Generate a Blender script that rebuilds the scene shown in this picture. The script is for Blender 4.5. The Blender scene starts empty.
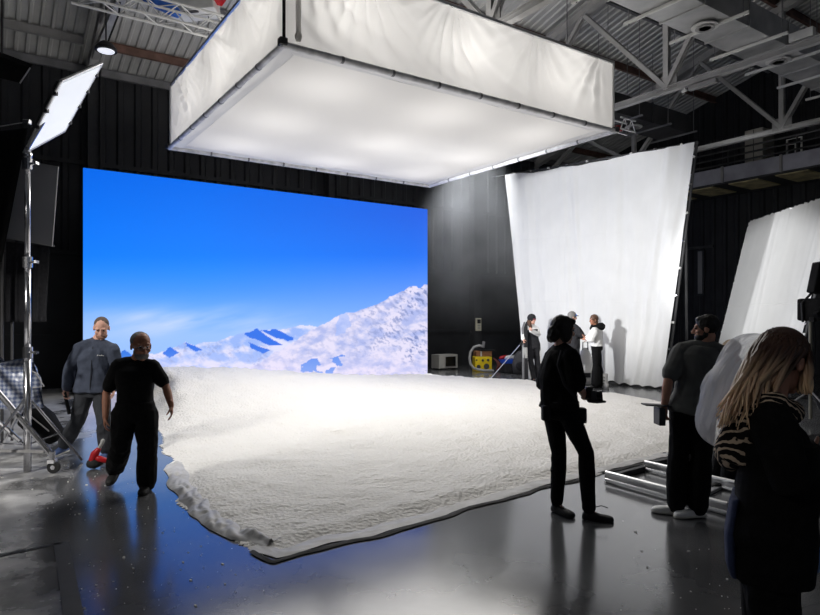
import bpy, bmesh, math, random
import numpy as np
from mathutils import Vector, Matrix, Quaternion
random.seed(7)
SC = bpy.context.scene
COL = SC.collection
F, HZ, CX, CAMH = 630.0, 319.0, 410.0, 1.7      # focal length in pixels, horizon row, centre column, eye height
V = Vector
def P(px, py, Y):                                # a point of the place at distance Y
    return V(((px-CX)/F*Y, Y, CAMH-(py-HZ)/F*Y))
def G(px, py, z=0.0):                            # a point on the floor
    Y = CAMH*F/(py-HZ)
    return V(((px-CX)/F*Y, Y, z))
E1 = V((.826, .563, 0)).normalized()             # along the back wall
E2 = V((E1.y, -E1.x, 0))                         # from the back wall towards the viewer
ORG = V((1.42, 22.3, 0))
def R(a, b, z=0.0):
    return ORG + E1*a + E2*b + V((0, 0, z))
ANG = math.atan2(E1.y, E1.x)
ROT = Matrix.Rotation(ANG, 3, 'Z')
def lin(c):
    return tuple((x/12.92 if x <= .04045 else ((x+.055)/1.055)**2.4) for x in c)
def rgb(r, g, b):
    return lin((r/255, g/255, b/255))

# ---------------------------------------------------------------- noise
def _h(ix, iy, iz):
    n = (ix*374761393 + iy*668265263 + iz*2147483647*0 + iz*1274126177) & 0xffffffff
    n = ((n ^ (n >> 13))*1274126177) & 0xffffffff
    return ((n ^ (n >> 16)) & 0xffff)/65535.0
def vnoise(p):
    p = np.asarray(p, dtype=np.float64); i = np.floor(p).astype(np.int64); f = p-i
    f = f*f*(3-2*f); o = 0
    for dx in (0, 1):
        for dy in (0, 1):
            for dz in (0, 1):
                w = (f[:, 0] if dx else 1-f[:, 0])*(f[:, 1] if dy else 1-f[:, 1])*(f[:, 2] if dz else 1-f[:, 2])
                o = o + w*_h(i[:, 0]+dx, i[:, 1]+dy, i[:, 2]+dz)
    return o*2-1
def fbm(p, n=4, gain=.5):
    p = np.asarray(p, dtype=np.float64); a = 1; o = 0
    for k in range(n):
        o = o + a*vnoise(p*(2**k)+17.3*k); a *= gain
    return o
from mathutils import noise as _mn
def n1(x, y=0., z=0.):
    return 1.4*_mn.noise(V((x+.37, y+.61, z+.23)))

# ---------------------------------------------------------------- materials
def mat(name, col, rough=.6, metal=0., spec=.4, var=0., vscale=8., bump=0., bscale=40., trans=0., emit=None, estr=0., alpha=1., coat=0.):
    m = bpy.data.materials.new(name); m.use_nodes = True
    nt = m.node_tree; N = nt.nodes; L = nt.links
    b = N['Principled BSDF']
    b.inputs['Base Color'].default_value = (*col, 1)
    b.inputs['Roughness'].default_value = rough
    b.inputs['Metallic'].default_value = metal
    b.inputs['Specular IOR Level'].default_value = spec
    b.inputs['Coat Weight'].default_value = coat
    b.inputs['Alpha'].default_value = alpha
    if emit:
        b.inputs['Emission Color'].default_value = (*emit, 1); b.inputs['Emission Strength'].default_value = estr
    tc = N.new('ShaderNodeTexCoord')
    if var > 0:
        n = N.new('ShaderNodeTexNoise'); n.inputs['Scale'].default_value = vscale; n.inputs['Detail'].default_value = 5
        r = N.new('ShaderNodeValToRGB')
        r.color_ramp.elements[0].position = .3; r.color_ramp.elements[1].position = .7
        r.color_ramp.elements[0].color = (*[c*(1-var) for c in col], 1)
        r.color_ramp.elements[1].color = (*[min(1, c*(1+var)) for c in col], 1)
        L.new(tc.outputs['Object'], n.inputs['Vector']); L.new(n.outputs['Fac'], r.inputs['Fac']); L.new(r.outputs['Color'], b.inputs['Base Color'])
    if bump > 0:
        n = N.new('ShaderNodeTexNoise'); n.inputs['Scale'].default_value = bscale; n.inputs['Detail'].default_value = 4
        bp = N.new('ShaderNodeBump'); bp.inputs['Strength'].default_value = bump; bp.inputs['Distance'].default_value = .02
        L.new(tc.outputs['Object'], n.inputs['Vector']); L.new(n.outputs['Fac'], bp.inputs['Height']); L.new(bp.outputs['Normal'], b.inputs['Normal'])
    if trans > 0:
        t = N.new('ShaderNodeBsdfTranslucent'); t.inputs['Color'].default_value = (*col, 1)
        mx = N.new('ShaderNodeMixShader'); mx.inputs['Fac'].default_value = trans
        L.new(b.outputs['BSDF'], mx.inputs[1]); L.new(t.outputs['BSDF'], mx.inputs[2]); L.new(mx.outputs['Shader'], N['Material Output'].inputs['Surface'])
    return m
M = {}
M['black'] = mat('black_metal', (.012, .012, .013), .5, var=.3, vscale=20)
M['black_cloth'] = mat('black_cloth', (.006, .006, .0065), .9, spec=.15, var=.3, vscale=30, bump=.2, bscale=200)
M['soft_black'] = mat('charcoal_cloth', (.022, .022, .025), .85, spec=.2, var=.25, vscale=25, bump=.2, bscale=200)
M['chrome'] = mat('chrome', (.62, .62, .64), .22, 1., var=.1, vscale=6)
M['steel'] = mat('painted_steel', (.20, .20, .21), .5, .1, var=.2, vscale=3)
M['steel_pale'] = mat('pale_steel', (.30, .295, .29), .5, .1, var=.15, vscale=3)
M['steel_dark'] = mat('dark_steel', (.05, .05, .052), .6, .1, var=.25, vscale=3)
M['rust'] = mat('oxide_primer_steel', (.16, .09, .07), .7, 0, var=.3, vscale=4)
M['galv'] = mat('galvanised_sheet', (.42, .42, .42), .42, .5, var=.2, vscale=2.5)
M['alu'] = mat('aluminium', (.70, .70, .71), .33, .9, var=.1, vscale=5)
M['white_cloth'] = mat('white_muslin', (.80, .80, .79), .9, spec=.1, var=.03, vscale=2, trans=.25)
M['silk'] = mat('white_silk', (.86, .85, .83), .8, spec=.2, trans=.66)
M['diffusion'] = mat('diffusion_cloth', (.84, .83, .82), .8, spec=.1, trans=.6)
M['white_paint'] = mat('white_paint', (.62, .62, .60), .5, var=.1, vscale=5)
M['rubber'] = mat('rubber', (.015, .015, .015), .8)
M['yellow'] = mat('yellow_plastic', rgb(226, 196, 30), .45, var=.1)
M['card'] = mat('cardboard', rgb(150, 105, 72), .85, var=.15)
M['blue'] = mat('blue_plastic', rgb(35, 80, 190), .45, var=.1)
M['red'] = mat('red_plastic', rgb(170, 20, 28), .4, var=.1)
M['grey_plastic'] = mat('grey_plastic', (.35, .35, .34), .5, var=.1)
M['glass_dark'] = mat('dark_glass', (.01, .01, .012), .12, spec=.6)

# ---------------------------------------------------------------- mesh helpers
def frame_of(d, up=V((0, 0, 1))):
    d = d.normalized()
    if abs(d.dot(up)) > .97: up = V((1, 0, 0))
    s = d.cross(up).normalized(); u = s.cross(d).normalized()
    return s, u
class MB:
    def __init__(s): s.bm = bmesh.new()
    def face(s, vs):
        try: return s.bm.faces.new(vs)
        except ValueError: return None
    def box(s, c, size, rot=None, bev=0.):
        rot = rot or Matrix.Identity(3); h = [x/2 for x in size]
        vs = [s.bm.verts.new(V(c)+rot @ V((sx*h[0], sy*h[1], sz*h[2]))) for sx in (-1, 1) for sy in (-1, 1) for sz in (-1, 1)]
        fs = [s.face([vs[i] for i in q]) for q in ((0, 1, 3, 2), (4, 6, 7, 5), (0, 4, 5, 1), (2, 3, 7, 6), (0, 2, 6, 4), (1, 5, 7, 3))]
        if bev > 0:
            es = set(e for f in fs for e in f.edges)
            bmesh.ops.bevel(s.bm, geom=list(es), offset=bev, segments=2, affect='EDGES', profile=.6)
        return s
    def beam(s, p0, p1, w, h, up=V((0, 0, 1)), bev=0.):
        p0 = V(p0); p1 = V(p1); d = p1-p0; sd, u = frame_of(d, up)
        m = Matrix((d.normalized(), sd, u)).transposed()
        return s.box((p0+p1)/2, (d.length, w, h), m, bev)
    def channel(s, p0, p1, w, h, t=.012, up=V((0, 0, 1))):   # an I section
        p0 = V(p0); p1 = V(p1); sd, u = frame_of(p1-p0, up)
        s.beam(p0, p1, t, h-2*t, up)
        s.beam(p0+u*(h/2-t/2), p1+u*(h/2-t/2), w, t, up); s.beam(p0-u*(h/2-t/2), p1-u*(h/2-t/2), w, t, up)
        return s
    def tube(s, pts, r, n=10, cap=True, flat=None, closed=False):
        pts = [V(p) for p in pts]; k = len(pts)
        rs = r if isinstance(r, (list, tuple)) else [r]*k
        rings = []; pu = None
        for i, p in enumerate(pts):
            if closed: d = pts[(i+1) % k]-pts[i-1]
            else: d = pts[min(i+1, k-1)]-pts[max(i-1, 0)]
            if d.length < 1e-9: d = V((0, 0, 1))
            d.normalize()
            if pu is None: sd, u = frame_of(d)
            else:
                u = pu-d*pu.dot(d)
                if u.length < 1e-6: sd, u = frame_of(d)
                u.normalize(); sd = d.cross(u)
            pu = u
            rings.append([s.bm.verts.new(p+(sd*math.cos(2*math.pi*j/n)+u*math.sin(2*math.pi*j/n))*rs[i]) for j in range(n)])
        for i in range(k if closed else k-1):
            A = rings[i]; B = rings[(i+1) % k]
            for j in range(n): s.face([A[j], A[(j+1) % n], B[(j+1) % n], B[j]])
        if cap and not closed: s.face(rings[0][::-1]); s.face(rings[-1])
        return s
    def rtube(s, pts, rs, n=12):                       # a tube with rounded ends
        pts = [V(p) for p in pts]
        rs = rs if isinstance(rs, (list, tuple)) else [rs]*len(pts)
        d0 = (pts[0]-pts[1]).normalized(); d1 = (pts[-1]-pts[-2]).normalized()
        pp = [pts[0]+d0*rs[0]*c for c in (.97, .7)]+pts+[pts[-1]+d1*rs[-1]*c for c in (.7, .97)]
        rr = [rs[0]*.25, rs[0]*.71]+list(rs)+[rs[-1]*.71, rs[-1]*.25]
        return s.tube(pp, rr, n)
    def ell(s, c, r, m=None, nu=16, nv=10):
        m = m or Matrix.Identity(3); c = V(c)
        top = s.bm.verts.new(c+m @ V((0, 0, r[2]))); bot = s.bm.verts.new(c+m @ V((0, 0, -r[2])))
        rows = []
        for i in range(1, nv):
            a = math.pi*i/nv
            rows.append([s.bm.verts.new(c+m @ V((r[0]*math.sin(a)*math.cos(2*math.pi*j/nu), r[1]*math.sin(a)*math.sin(2*math.pi*j/nu), r[2]*math.cos(a)))) for j in range(nu)])
        for j in range(nu):
            k = (j+1) % nu
            s.face([top, rows[0][j], rows[0][k]]); s.face([bot, rows[-1][k], rows[-1][j]])
            for i in range(nv-2): s.face([rows[i][j], rows[i+1][j], rows[i+1][k], rows[i][k]])
        return s
    def loft(s, rings, n=24, power=2.4):               # rings: (centre, side vector, front vector)
        rr = []
        for c, u, f in rings:
            ring = []
            for j in range(n):
                a = 2*math.pi*j/n; ca = math.cos(a); sa = math.sin(a)
                ring.append(s.bm.verts.new(V(c)+u*(math.copysign(abs(ca)**(2/power), ca))+f*(math.copysign(abs(sa)**(2/power), sa))))
            rr.append(ring)
        for A, B in zip(rr, rr[1:]):
            for j in range(n): s.face([A[j], A[(j+1) % n], B[(j+1) % n], B[j]])
        s.face(rr[0][::-1]); s.face(rr[-1])
        return s
    def grid(s, fn, nu, nv, thick=0.):
        vs = [[s.bm.verts.new(fn(i/nu, j/nv)) for j in range(nv+1)] for i in range(nu+1)]
        for i in range(nu):
            for j in range(nv): s.face([vs[i][j], vs[i+1][j], vs[i+1][j+1], vs[i][j+1]])
        return s
    def prism(s, pts, ext):                            # a polygon pushed along ext
        A = [s.bm.verts.new(V(p)) for p in pts]; B = [s.bm.verts.new(V(p)+V(ext)) for p in pts]; n = len(pts)
        s.face(A[::-1]); s.face(B)
        for j in range(n): s.face([A[j], A[(j+1) % n], B[(j+1) % n], B[j]])
        return s
    def build(s, name, m, parent=None, origin=None, smooth=False, recalc=True, thick=0.):
        if recalc: bmesh.ops.recalc_face_normals(s.bm, faces=s.bm.faces)
        if parent is not None: origin = parent['_o'] if '_o' in parent else (0, 0, 0)
        if origin is None:
            cs = [v.co for v in s.bm.verts]
            origin = V(((min(c.x for c in cs)+max(c.x for c in cs))/2, (min(c.y for c in cs)+max(c.y for c in cs))/2, min(c.z for c in cs)))
        o0 = V(origin); bmesh.ops.translate(s.bm, verts=s.bm.verts, vec=-o0)
        me = bpy.data.meshes.new(name); s.bm.to_mesh(me); s.bm.free()
        return link(name, me, m, parent, o0, smooth, thick)
def link(name, me, m, parent, o0, smooth=False, thick=0.):
    if smooth: me.polygons.foreach_set('use_smooth', [True]*len(me.polygons))
    o = bpy.data.objects.new(name, me); COL.objects.link(o)
    me.materials.append(M[m] if isinstance(m, str) else m)
    if parent is not None: o.parent = parent
    else: o.location = o0
    o['_o'] = tuple(o0)
    if thick > 0:
        md = o.modifiers.new('thickness', 'SOLIDIFY'); md.thickness = thick
    return o
def tag(o, label=None, cat=None, group=None, kind=None):
    if label: o['label'] = label
    if cat: o['category'] = cat
    if group: o['group'] = group
    if kind: o['kind'] = kind
    return o
def thing(name, loc, label, cat, group=None):
    o = bpy.data.objects.new(name, None); COL.objects.link(o); o.empty_display_size = .1
    o.location = V(loc); o['_o'] = tuple(loc)
    return tag(o, label, cat, group)
def struct(o): o['kind'] = 'structure'; return o
def kids(o): return [c for c in bpy.data.objects if c.parent == o]
def copy_tree(o, shift=V((0, 0, 0)), parent=None, label=None):
    c = o.copy(); COL.objects.link(c); c.parent = parent
    if parent is None: c.location = o.location+shift
    if label: c['label'] = label
    for ch in kids(o): copy_tree(ch, parent=c)
    return c

# ---------------------------------------------------------------- camera, world, view
cam = bpy.data.cameras.new('viewpoint'); co = bpy.data.objects.new('viewpoint', cam); COL.objects.link(co)
co.location = (0, 0, CAMH); co.rotation_euler = (math.pi/2, 0, 0)
cam.sensor_width = 36; cam.lens = 36*F/820; cam.shift_y = (HZ-307.5)/820; cam.clip_start = .05; cam.clip_end = 200
SC.camera = co
SC.view_settings.view_transform = 'Standard'; SC.view_settings.look = 'None'; SC.view_settings.exposure = 0; SC.view_settings.gamma = 1
w = bpy.data.worlds.new('hall_ambient'); SC.world = w; w.use_nodes = True
w.node_tree.nodes['Background'].inputs[0].default_value = (.55, .6, .7, 1); w.node_tree.nodes['Background'].inputs[1].default_value = .20
SC.cycles.max_bounces = 8; SC.cycles.diffuse_bounces = 4; SC.cycles.glossy_bounces = 4; SC.cycles.transparent_max_bounces = 10
SC.cycles.sample_clamp_indirect = 6; SC.cycles.use_denoising = True; SC.cycles.volume_step_rate = 4
def area(name, loc, target, sx, sy, power, color=(1, 1, 1), spread=180):
    l = bpy.data.lights.new(name, 'AREA'); l.shape = 'RECTANGLE'; l.size = sx; l.size_y = sy; l.energy = power; l.color = color; l.spread = math.radians(spread)
    o = bpy.data.objects.new(name, l); COL.objects.link(o); o.location = V(loc)
    o.rotation_euler = (V(target)-V(loc)).to_track_quat('-Z', 'Y').to_euler()
    return o
# ================================================================ THE HALL
EAVE, SL, RIDGE = 8.04, .26, 14.0
def roof_z(b): return EAVE+SL*(b if b < RIDGE else 2*RIDGE-b)
# floor material: dark polished concrete, pale dusty residue on the left
def floor_mat():
    m = bpy.data.materials.new('polished_concrete'); m.use_nodes = True; nt = m.node_tree; N = nt.nodes; L = nt.links
    b = N['Principled BSDF']; tc = N.new('ShaderNodeTexCoord'); sp = N.new('ShaderNodeSeparateXYZ'); L.new(tc.outputs['Object'], sp.inputs[0])
    def math_(op, a, bb=None, clamp=False):
        n = N.new('ShaderNodeMath'); n.operation = op; n.use_clamp = clamp
        for i, x in enumerate((a, bb)):
            if x is None: continue
            if isinstance(x, (int, float)): n.inputs[i].default_value = x
            else: L.new(x, n.inputs[i])
        return n.outputs[0]
    def noise(s, d=5, r=.55):
        n = N.new('ShaderNodeTexNoise'); n.inputs['Scale'].default_value = s; n.inputs['Detail'].default_value = d; n.inputs['Roughness'].default_value = r
        L.new(tc.outputs['Object'], n.inputs['Vector']); return n.outputs['Fac']
    def ramp(x, lo, hi, c0=(0, 0, 0, 1), c1=(1, 1, 1, 1)):
        r = N.new('ShaderNodeValToRGB'); e = r.color_ramp.elements; e[0].position = lo; e[1].position = hi; e[0].color = c0; e[1].color = c1
        L.new(x, r.inputs[0]); return r.outputs['Color']
    # dusty zone: a walked-on area on the left of the hall
    s = math_('ADD', math_('ADD', sp.outputs['X'], math_('MULTIPLY', sp.outputs['Y'], .5)), .35)
    s = math_('SUBTRACT', math_('MULTIPLY', math_('SUBTRACT', noise(.9), .5), 3.0), math_('MULTIPLY', s, 1.2))
    zone = math_('MULTIPLY', s, 1.8, True)
    smear = ramp(noise(2.2, 8, .65), .38, .6)
    dust = math_('MULTIPLY', zone, math_('ADD', math_('MULTIPLY', smear, .65), .35), True)
    flakes = ramp(noise(38, 3), .66, .70)
    fl = math_('MULTIPLY', flakes, zone)
    base = ramp(noise(1.3, 6), .35, .7, (.075, .076, .079, 1), (.115, .117, .121, 1))
    mx = N.new('ShaderNodeMix'); mx.data_type = 'RGBA'; L.new(dust, mx.inputs[0]); L.new(base, mx.inputs[6]); mx.inputs[7].default_value = (.58, .575, .57, 1)
    m2 = N.new('ShaderNodeMix'); m2.data_type = 'RGBA'; L.new(fl, m2.inputs[0]); L.new(mx.outputs[2], m2.inputs[6]); m2.inputs[7].default_value = (.75, .75, .74, 1)
    L.new(m2.outputs[2], b.inputs['Base Color'])
    rg = ramp(noise(.8, 5), .3, .75, (.13, .13, .13, 1), (.22, .22, .22, 1))
    L.new(math_('ADD', rg, math_('MULTIPLY', dust, .40)), b.inputs['Roughness'])
    b.inputs['Specular IOR Level'].default_value = .5
    b.inputs['IOR'].default_value = 2.1
    return m
M['floor'] = floor_mat()
mb = MB(); mb.box(R(-9, 16, -.05), (36, 34, .1), ROT); struct(mb.build('floor', 'floor', origin=(0, 0, 0)))

M['wall'] = mat('black_painted_sheet', (.018, .019, .022), .55, spec=.35, var=.3, vscale=1.5)
M['truss_steel'] = mat('grey_truss_steel', (.42, .415, .41), .5, .1, var=.15, vscale=3)
M['roof'] = mat('roof_sheet', (.52, .52, .51), .55, .2, var=.15, vscale=1.2)
M['wall_trim'] = mat('dark_grey_frame', (.03, .031, .034), .5, var=.2)
# back wall: ribbed sheet above, smooth panels below the rail
def ribbed(fn, a0, a1, pitch, depth, lo, hi):
    """fn(a, v, d) -> point; ribs run from v=lo to v=hi"""
    mb = MB(); prof = []
    a = a0
    while a < a1:
        for da, d in ((0, 0), (.55, 0), (.65, depth), (.9, depth)): prof.append((a+da*pitch, d))
        a += pitch
    A = [mb.bm.verts.new(fn(x, lo, d)) for x, d in prof]; B = [mb.bm.verts.new(fn(x, hi, d)) for x, d in prof]
    for i in range(len(prof)-1): mb.face([A[i], A[i+1], B[i+1], B[i]])
    return mb
wb = ribbed(lambda a, v, d: R(a, -.02+d*1.0, v), -22, 7.5, .42, .05, 3.35, EAVE)
wb.box(R(-7.25, -.04, 1.675), (29.5, .08, 3.35), ROT)
for z in (1.28, 3.35, 5.6): wb.box(R(-7.25, .03, z), (29.5, .07, .10), ROT)
struct(wb.build('wall_back', 'wall', origin=R(-7, 0)))
mb = MB()
mb.box(R(1.05, .14, 4.0), (.34, .28, 8.0), ROT)
struct(mb.build('trim_1', 'wall_trim'))
for i, a in enumerate((-4.8, -11.4)):
    mb = MB(); mb.channel(R(a, .2, 0), R(a, .2, 8.0), .3, .3, .02, E1); struct(mb.build('trim_%d' % (i+2), 'wall_trim'))
wr = ribbed(lambda a, v, d: R(7.5-d, a, v), 0, 32, .42, .05, 0, 9.9)
struct(wr.build('wall_right', 'wall', origin=R(7.5, 16)))
mb = MB(); mb.box(R(-22, 16, 4.5), (.1, 34, 9), ROT); struct(mb.build('wall_left', 'wall'))
# tall narrow window slit on the right wall
mb = MB(); mb.box(R(7.42, 4.95, 3.35), (.05, .26, 1.6), ROT); wn = struct(mb.build('window_1', 'wall_trim'))
mb = MB(); mb.box(R(7.37, 4.95, 3.35), (.03, .16, 1.5), ROT); mb.build('pane', mat('dull_pane', (.25, .25, .26), .3), wn)
mb = MB(); mb.box(R(7.44, 3.3, 4.25), (.06, 4.2, .09), ROT); struct(mb.build('trim_4', 'steel_dark'))
# roof
rf = ribbed(lambda a, v, d: R(a, v, roof_z(v)-d), -22, 8, .225, .04, -.1, RIDGE)
r2 = ribbed(lambda a, v, d: R(a, v, roof_z(v)-d), -22, 8, .225, .04, RIDGE, 2*RIDGE)
me_t = bpy.data.meshes.new('t'); r2.bm.to_mesh(me_t); r2.bm.free(); rf.bm.from_mesh(me_t); bpy.data.meshes.remove(me_t)
struct(rf.build('ceiling', 'roof', origin=R(-7, 14, 8)))

# roof trusses: chords, posts and braces
def make_truss(a, label, hb=6.8):
    t = thing('roof_truss', R(a, 14, 6.7), label, 'roof truss', 'roof trusses across the hall')
    bc = MB(); bc.channel(R(a, .1, hb), R(a, 27.9, hb), .14, .13); bc.build('bottom_chord', 'truss_steel', t)
    for b0, b1 in ((.1, RIDGE), (RIDGE, 27.9)):
        c = MB(); c.channel(R(a, b0, roof_z(b0)-.36), R(a, b1, roof_z(b1)-.36), .2, .26); c.build('top_chord', 'truss_steel', t)
    nodes = [.2, 4.6, 9.25, 14, 18.75, 23.4, 27.8]
    for i, b in enumerate(nodes):
        p = MB(); p.channel(R(a, b, hb), R(a, b, roof_z(b)-.4), .13, .11, .012, E1); p.build('post', 'truss_steel', t)
        g = MB(); g.box(R(a, b, hb+.16), (.03, .5, .32), ROT); g.build('gusset', 'steel_pale', t)
    for b0, b1 in zip(nodes, nodes[1:]):
        bm_ = (b0+b1)/2
        for q in (b0, b1):
            d = MB()
            for s in (-.05, .05): d.beam(R(a+s, q, hb+.05), R(a+s, bm_, roof_z(bm_)-.45), .04, .10)
            d.build('brace', 'truss_steel', t)
    return t
for a, l in ((-1.1, 'roof truss spanning above the big white standing cloth'), (4.1, 'dark roof truss at the far right above the gallery'), (-6.3, 'roof truss mostly hidden above the hanging white softbox'), (-11.5, 'roof truss at the left above the round bay lamp')):
    make_truss(a, l, 7.9 if a < -11 else 6.8)
pb = [.12, 1.2, 3.2, 5.5, 7.3, 9.1, 10.9, 12.7]
for i, b in enumerate(pb):
    if i == 1:
        mb = MB(); mb.channel(R(-21.8, b, roof_z(b)-.16), R(-11.75, b, roof_z(b)-.16), .09, .2, .012)
        tag(mb.build('purlin', 'steel_pale'), 'short grey roof purlin at the far upper left, left of the truss', 'purlin', 'purlins under the roof sheet')
    mb = MB(); mb.channel(R(-21.8 if i != 1 else -11.2, b, roof_z(b)-.16), R(7.4, b, roof_z(b)-.16), .09, .2, .012)
    o = mb.build('purlin', 'rust' if i in (1, 3, 5) else 'steel')
    words = ['pale steel eave beam along the foot of the roof', 'reddish brown purlin nearest to the eave beam', 'grey roof purlin second in from the eave beam', 'reddish brown purlin higher up, third in from the eave', 'grey roof purlin fourth in from the eave beam',
             'reddish brown purlin above the pale duct', 'grey roof purlin just under the ridge side of the duct', 'grey roof purlin nearest to the ridge']
    tag(o, words[i], 'purlin', 'purlins under the roof sheet')

# ducts with hangers and round outlets
def duct(a0, a1, b0, b1, z0, z1, m, label):
    t = thing('air_duct', R((a0+a1)/2, (b0+b1)/2, z0), label, 'air duct')
    n = max(1, int((a1-a0)/1.4)); L_ = (a1-a0)/n
    for k in range(n):
        mb = MB(); mb.box(R(a0+(k+.5)*L_, (b0+b1)/2, (z0+z1)/2), (L_-.02, b1-b0, z1-z0), ROT, .01)
        mb.build('duct_section', m, t)
        if k:
            f = MB(); f.box(R(a0+k*L_, (b0+b1)/2, (z0+z1)/2), (.035, b1-b0+.05, z1-z0+.05), ROT); f.build('flange', m, t)
    return t
duct(-6.6, 6.4, 10.86, 11.68, 6.98, 7.46, 'galv', 'pale sheet metal air duct crossing the upper right under the roof')
duct(-2.4, 3.0, 6.4, 7.3, 6.98, 7.5, 'steel_dark', 'dark air duct above the right end of the white standing cloth')
hl = []
for k in range(9):
    a = -7.0+1.37*k
    if k == 0: continue
    t = thing('duct_hanger', R(a, 11.27, 6.9), 'white trapeze hanger bar under the pale air duct, number from softbox side', 'duct hanger', 'white hanger bars under the pale air duct')
    t['label'] = ['', 'hidden end white bar under the pale duct nearest the softbox', 'white hanger bar under the pale duct, next to the softbox top edge', 'white hanger bar left of the duct outlet near the softbox',
                  'white hanger bar just right of the first round duct outlet', 'white hanger bar midway between two round duct outlets', 'white hanger bar left of the second round duct outlet', 'white hanger bar right of the second round duct outlet', 'white hanger bar at the far right end of the pale duct'][k]
    mb = MB(); mb.box(R(a, 11.25, 6.945), (.05, 1.5, .05), ROT, .004); mb.build('hanger_bar', 'white_paint', t)
    for b in (10.6, 11.9):
        mb = MB(); mb.tube([R(a, b, 6.90), R(a, b, roof_z(b)-.05)], .008, 6); mb.build('threaded_rod', 'steel', t)
def outlet(p, label, r=.23):
    t = thing('ceiling_vent', p, label, 'vent', 'round air outlets under the ducts')
    mb = MB(); mb.tube([p+V((0, 0, -.055)), p+V((0, 0, -.035)), p+V((0, 0, 0))], [r, r, r*.7], 28); mb.build('vent_rim', 'white_paint', t)
    for f in (.72, .45, .2):
        mb = MB(); mb.tube([p+V((0, 0, -.075)), p+V((0, 0, -.05))], [r*f, r*f*.8], 24); mb.build('vent_ring', 'steel_pale', t)
outlet(R(-3.0, 11.27, 6.98), 'round white air outlet on the pale duct near the softbox corner')
outlet(R(-.35, 11.27, 6.98), 'round air outlet on the pale duct where the roof truss crosses it')
outlet(R(1.0, 6.85, 6.98), 'small round air outlet under the dark duct above the white cloth')
for k, a in enumerate((-.9, .35, 1.6, 2.8)):
    t = thing('duct_hanger', R(a, 6.85, 6.9), ['thin grey hanger bar at the left end of the dark duct', 'thin grey hanger bar left of the small round outlet', 'thin grey hanger bar right of the small round outlet', 'thin grey hanger bar at the right end of the dark duct'][k], 'duct hanger', 'grey hanger bars under the dark duct')
    mb = MB(); mb.box(R(a, 6.85, 6.95), (.04, 1.5, .04), ROT); mb.build('hanger_bar', 'steel', t)
    for b in (6.2, 7.5):
        mb = MB(); mb.tube([R(a, b, 6.92), R(a, b, roof_z(b)-.05)], .008, 6); mb.build('threaded_rod', 'steel', t)
# fixtures on the truss chord at the right
t = thing('batten_light', R(-1.1, 8.75, 6.55), 'short pale batten light under the truss chord right of the post foot', 'ceiling light')
mb = MB(); mb.box(R(-1.1, 10.1, 6.66), (.12, .62, .09), ROT, .01); mb.build('housing', 'steel_pale', t)
mb = MB(); mb.tube([R(-1.1, 9.72, 6.68), R(-1.1, 9.62, 6.64)], [.05, .03], 12); mb.build('sensor', 'white_paint', t)
t = thing('junction_box', R(-1.1, 11.3, 6.9), 'small pale box on top of the truss chord at the duct crossing', 'box')
mb = MB(); mb.box(R(-1.1, 12.05, 6.98), (.12, .42, .17), ROT, .01); mb.build('box_body', 'white_paint', t)
mb = MB(); mb.box(R(-1.1, 12.05, 7.08), (.08, .1, .05), ROT); mb.build('bracket', 'steel', t)
# gallery on the right
GA = 5.5
t = thing('gallery', R(6.5, 12, 5.9), 'grey steel gallery running along the upper right wall', 'gallery')
mb = MB(); mb.box(R(6.5, 13.5, 6.0), (2.0, 26, .12), ROT); mb.build('deck', 'steel_dark', t)
M['fascia'] = mat('grey_fascia_sheet', (.36, .36, .42), .5, .1, var=.2, vscale=2)
for k in range(8):
    mb = MB(); mb.box(R(GA, 4.2+k*1.75, 6.22), (.05, 1.70, .46), ROT, .008); mb.build('fascia_panel', 'fascia', t)
    mb = MB(); mb.box(R(GA-.04, 4.2+k*1.75+.88, 6.22), (.06, .07, .50), ROT); mb.build('fascia_strap', 'steel_pale', t)
for z in (6.55, 6.75, 6.95):
    mb = MB(); mb.tube([R(GA, .5, z), R(GA, 26, z)], .03, 8); mb.build('guard_rail', 'steel_dark', t)
for k in range(9):
    mb = MB(); mb.tube([R(GA, 3+k*2, 6.4), R(GA, 3+k*2, 6.97)], .025, 8); mb.build('rail_post', 'steel_dark', t)
M['soffit'] = mat('ochre_soffit', (.55, .48, .28), .55, var=.4, vscale=3)
for k in range(7):
    mb = MB(); mb.box(R(6.3, 4.6+k*1.4, 5.92), (1.4, .9, .03), ROT); mb.build('soffit_panel', 'soffit', t)
t = thing('air_unit', R(6.2, 7.0, 6.06), 'pale cabinet of an air unit standing on the gallery', 'air unit')
mb = MB(); mb.box(R(6.2, 7.6, 6.80), (.7, .55, 1.45), ROT, .02); mb.build('cabinet', mat('cream_cabinet', (.42, .40, .36), .5, var=.05), t)
mb = MB(); mb.box(R(5.84, 7.6, 6.80), (.015, .015, 1.4), ROT); mb.build('door_seam', 'steel_dark', t)
t = thing('pipe_loop', R(6.0, 8.6, 6.06), 'pale bent pipe frame on the gallery beside the air unit', 'pipe')
mb = MB()
for d in (0, .16): mb.tube([R(6.0, 8.5, 6.06), R(6.0, 8.5, 7.0-d), R(6.0, 8.9-d, 7.0-d), R(6.0, 8.9-d, 6.4)], .03, 8)
mb.build('pipe', 'white_paint', t)
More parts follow.
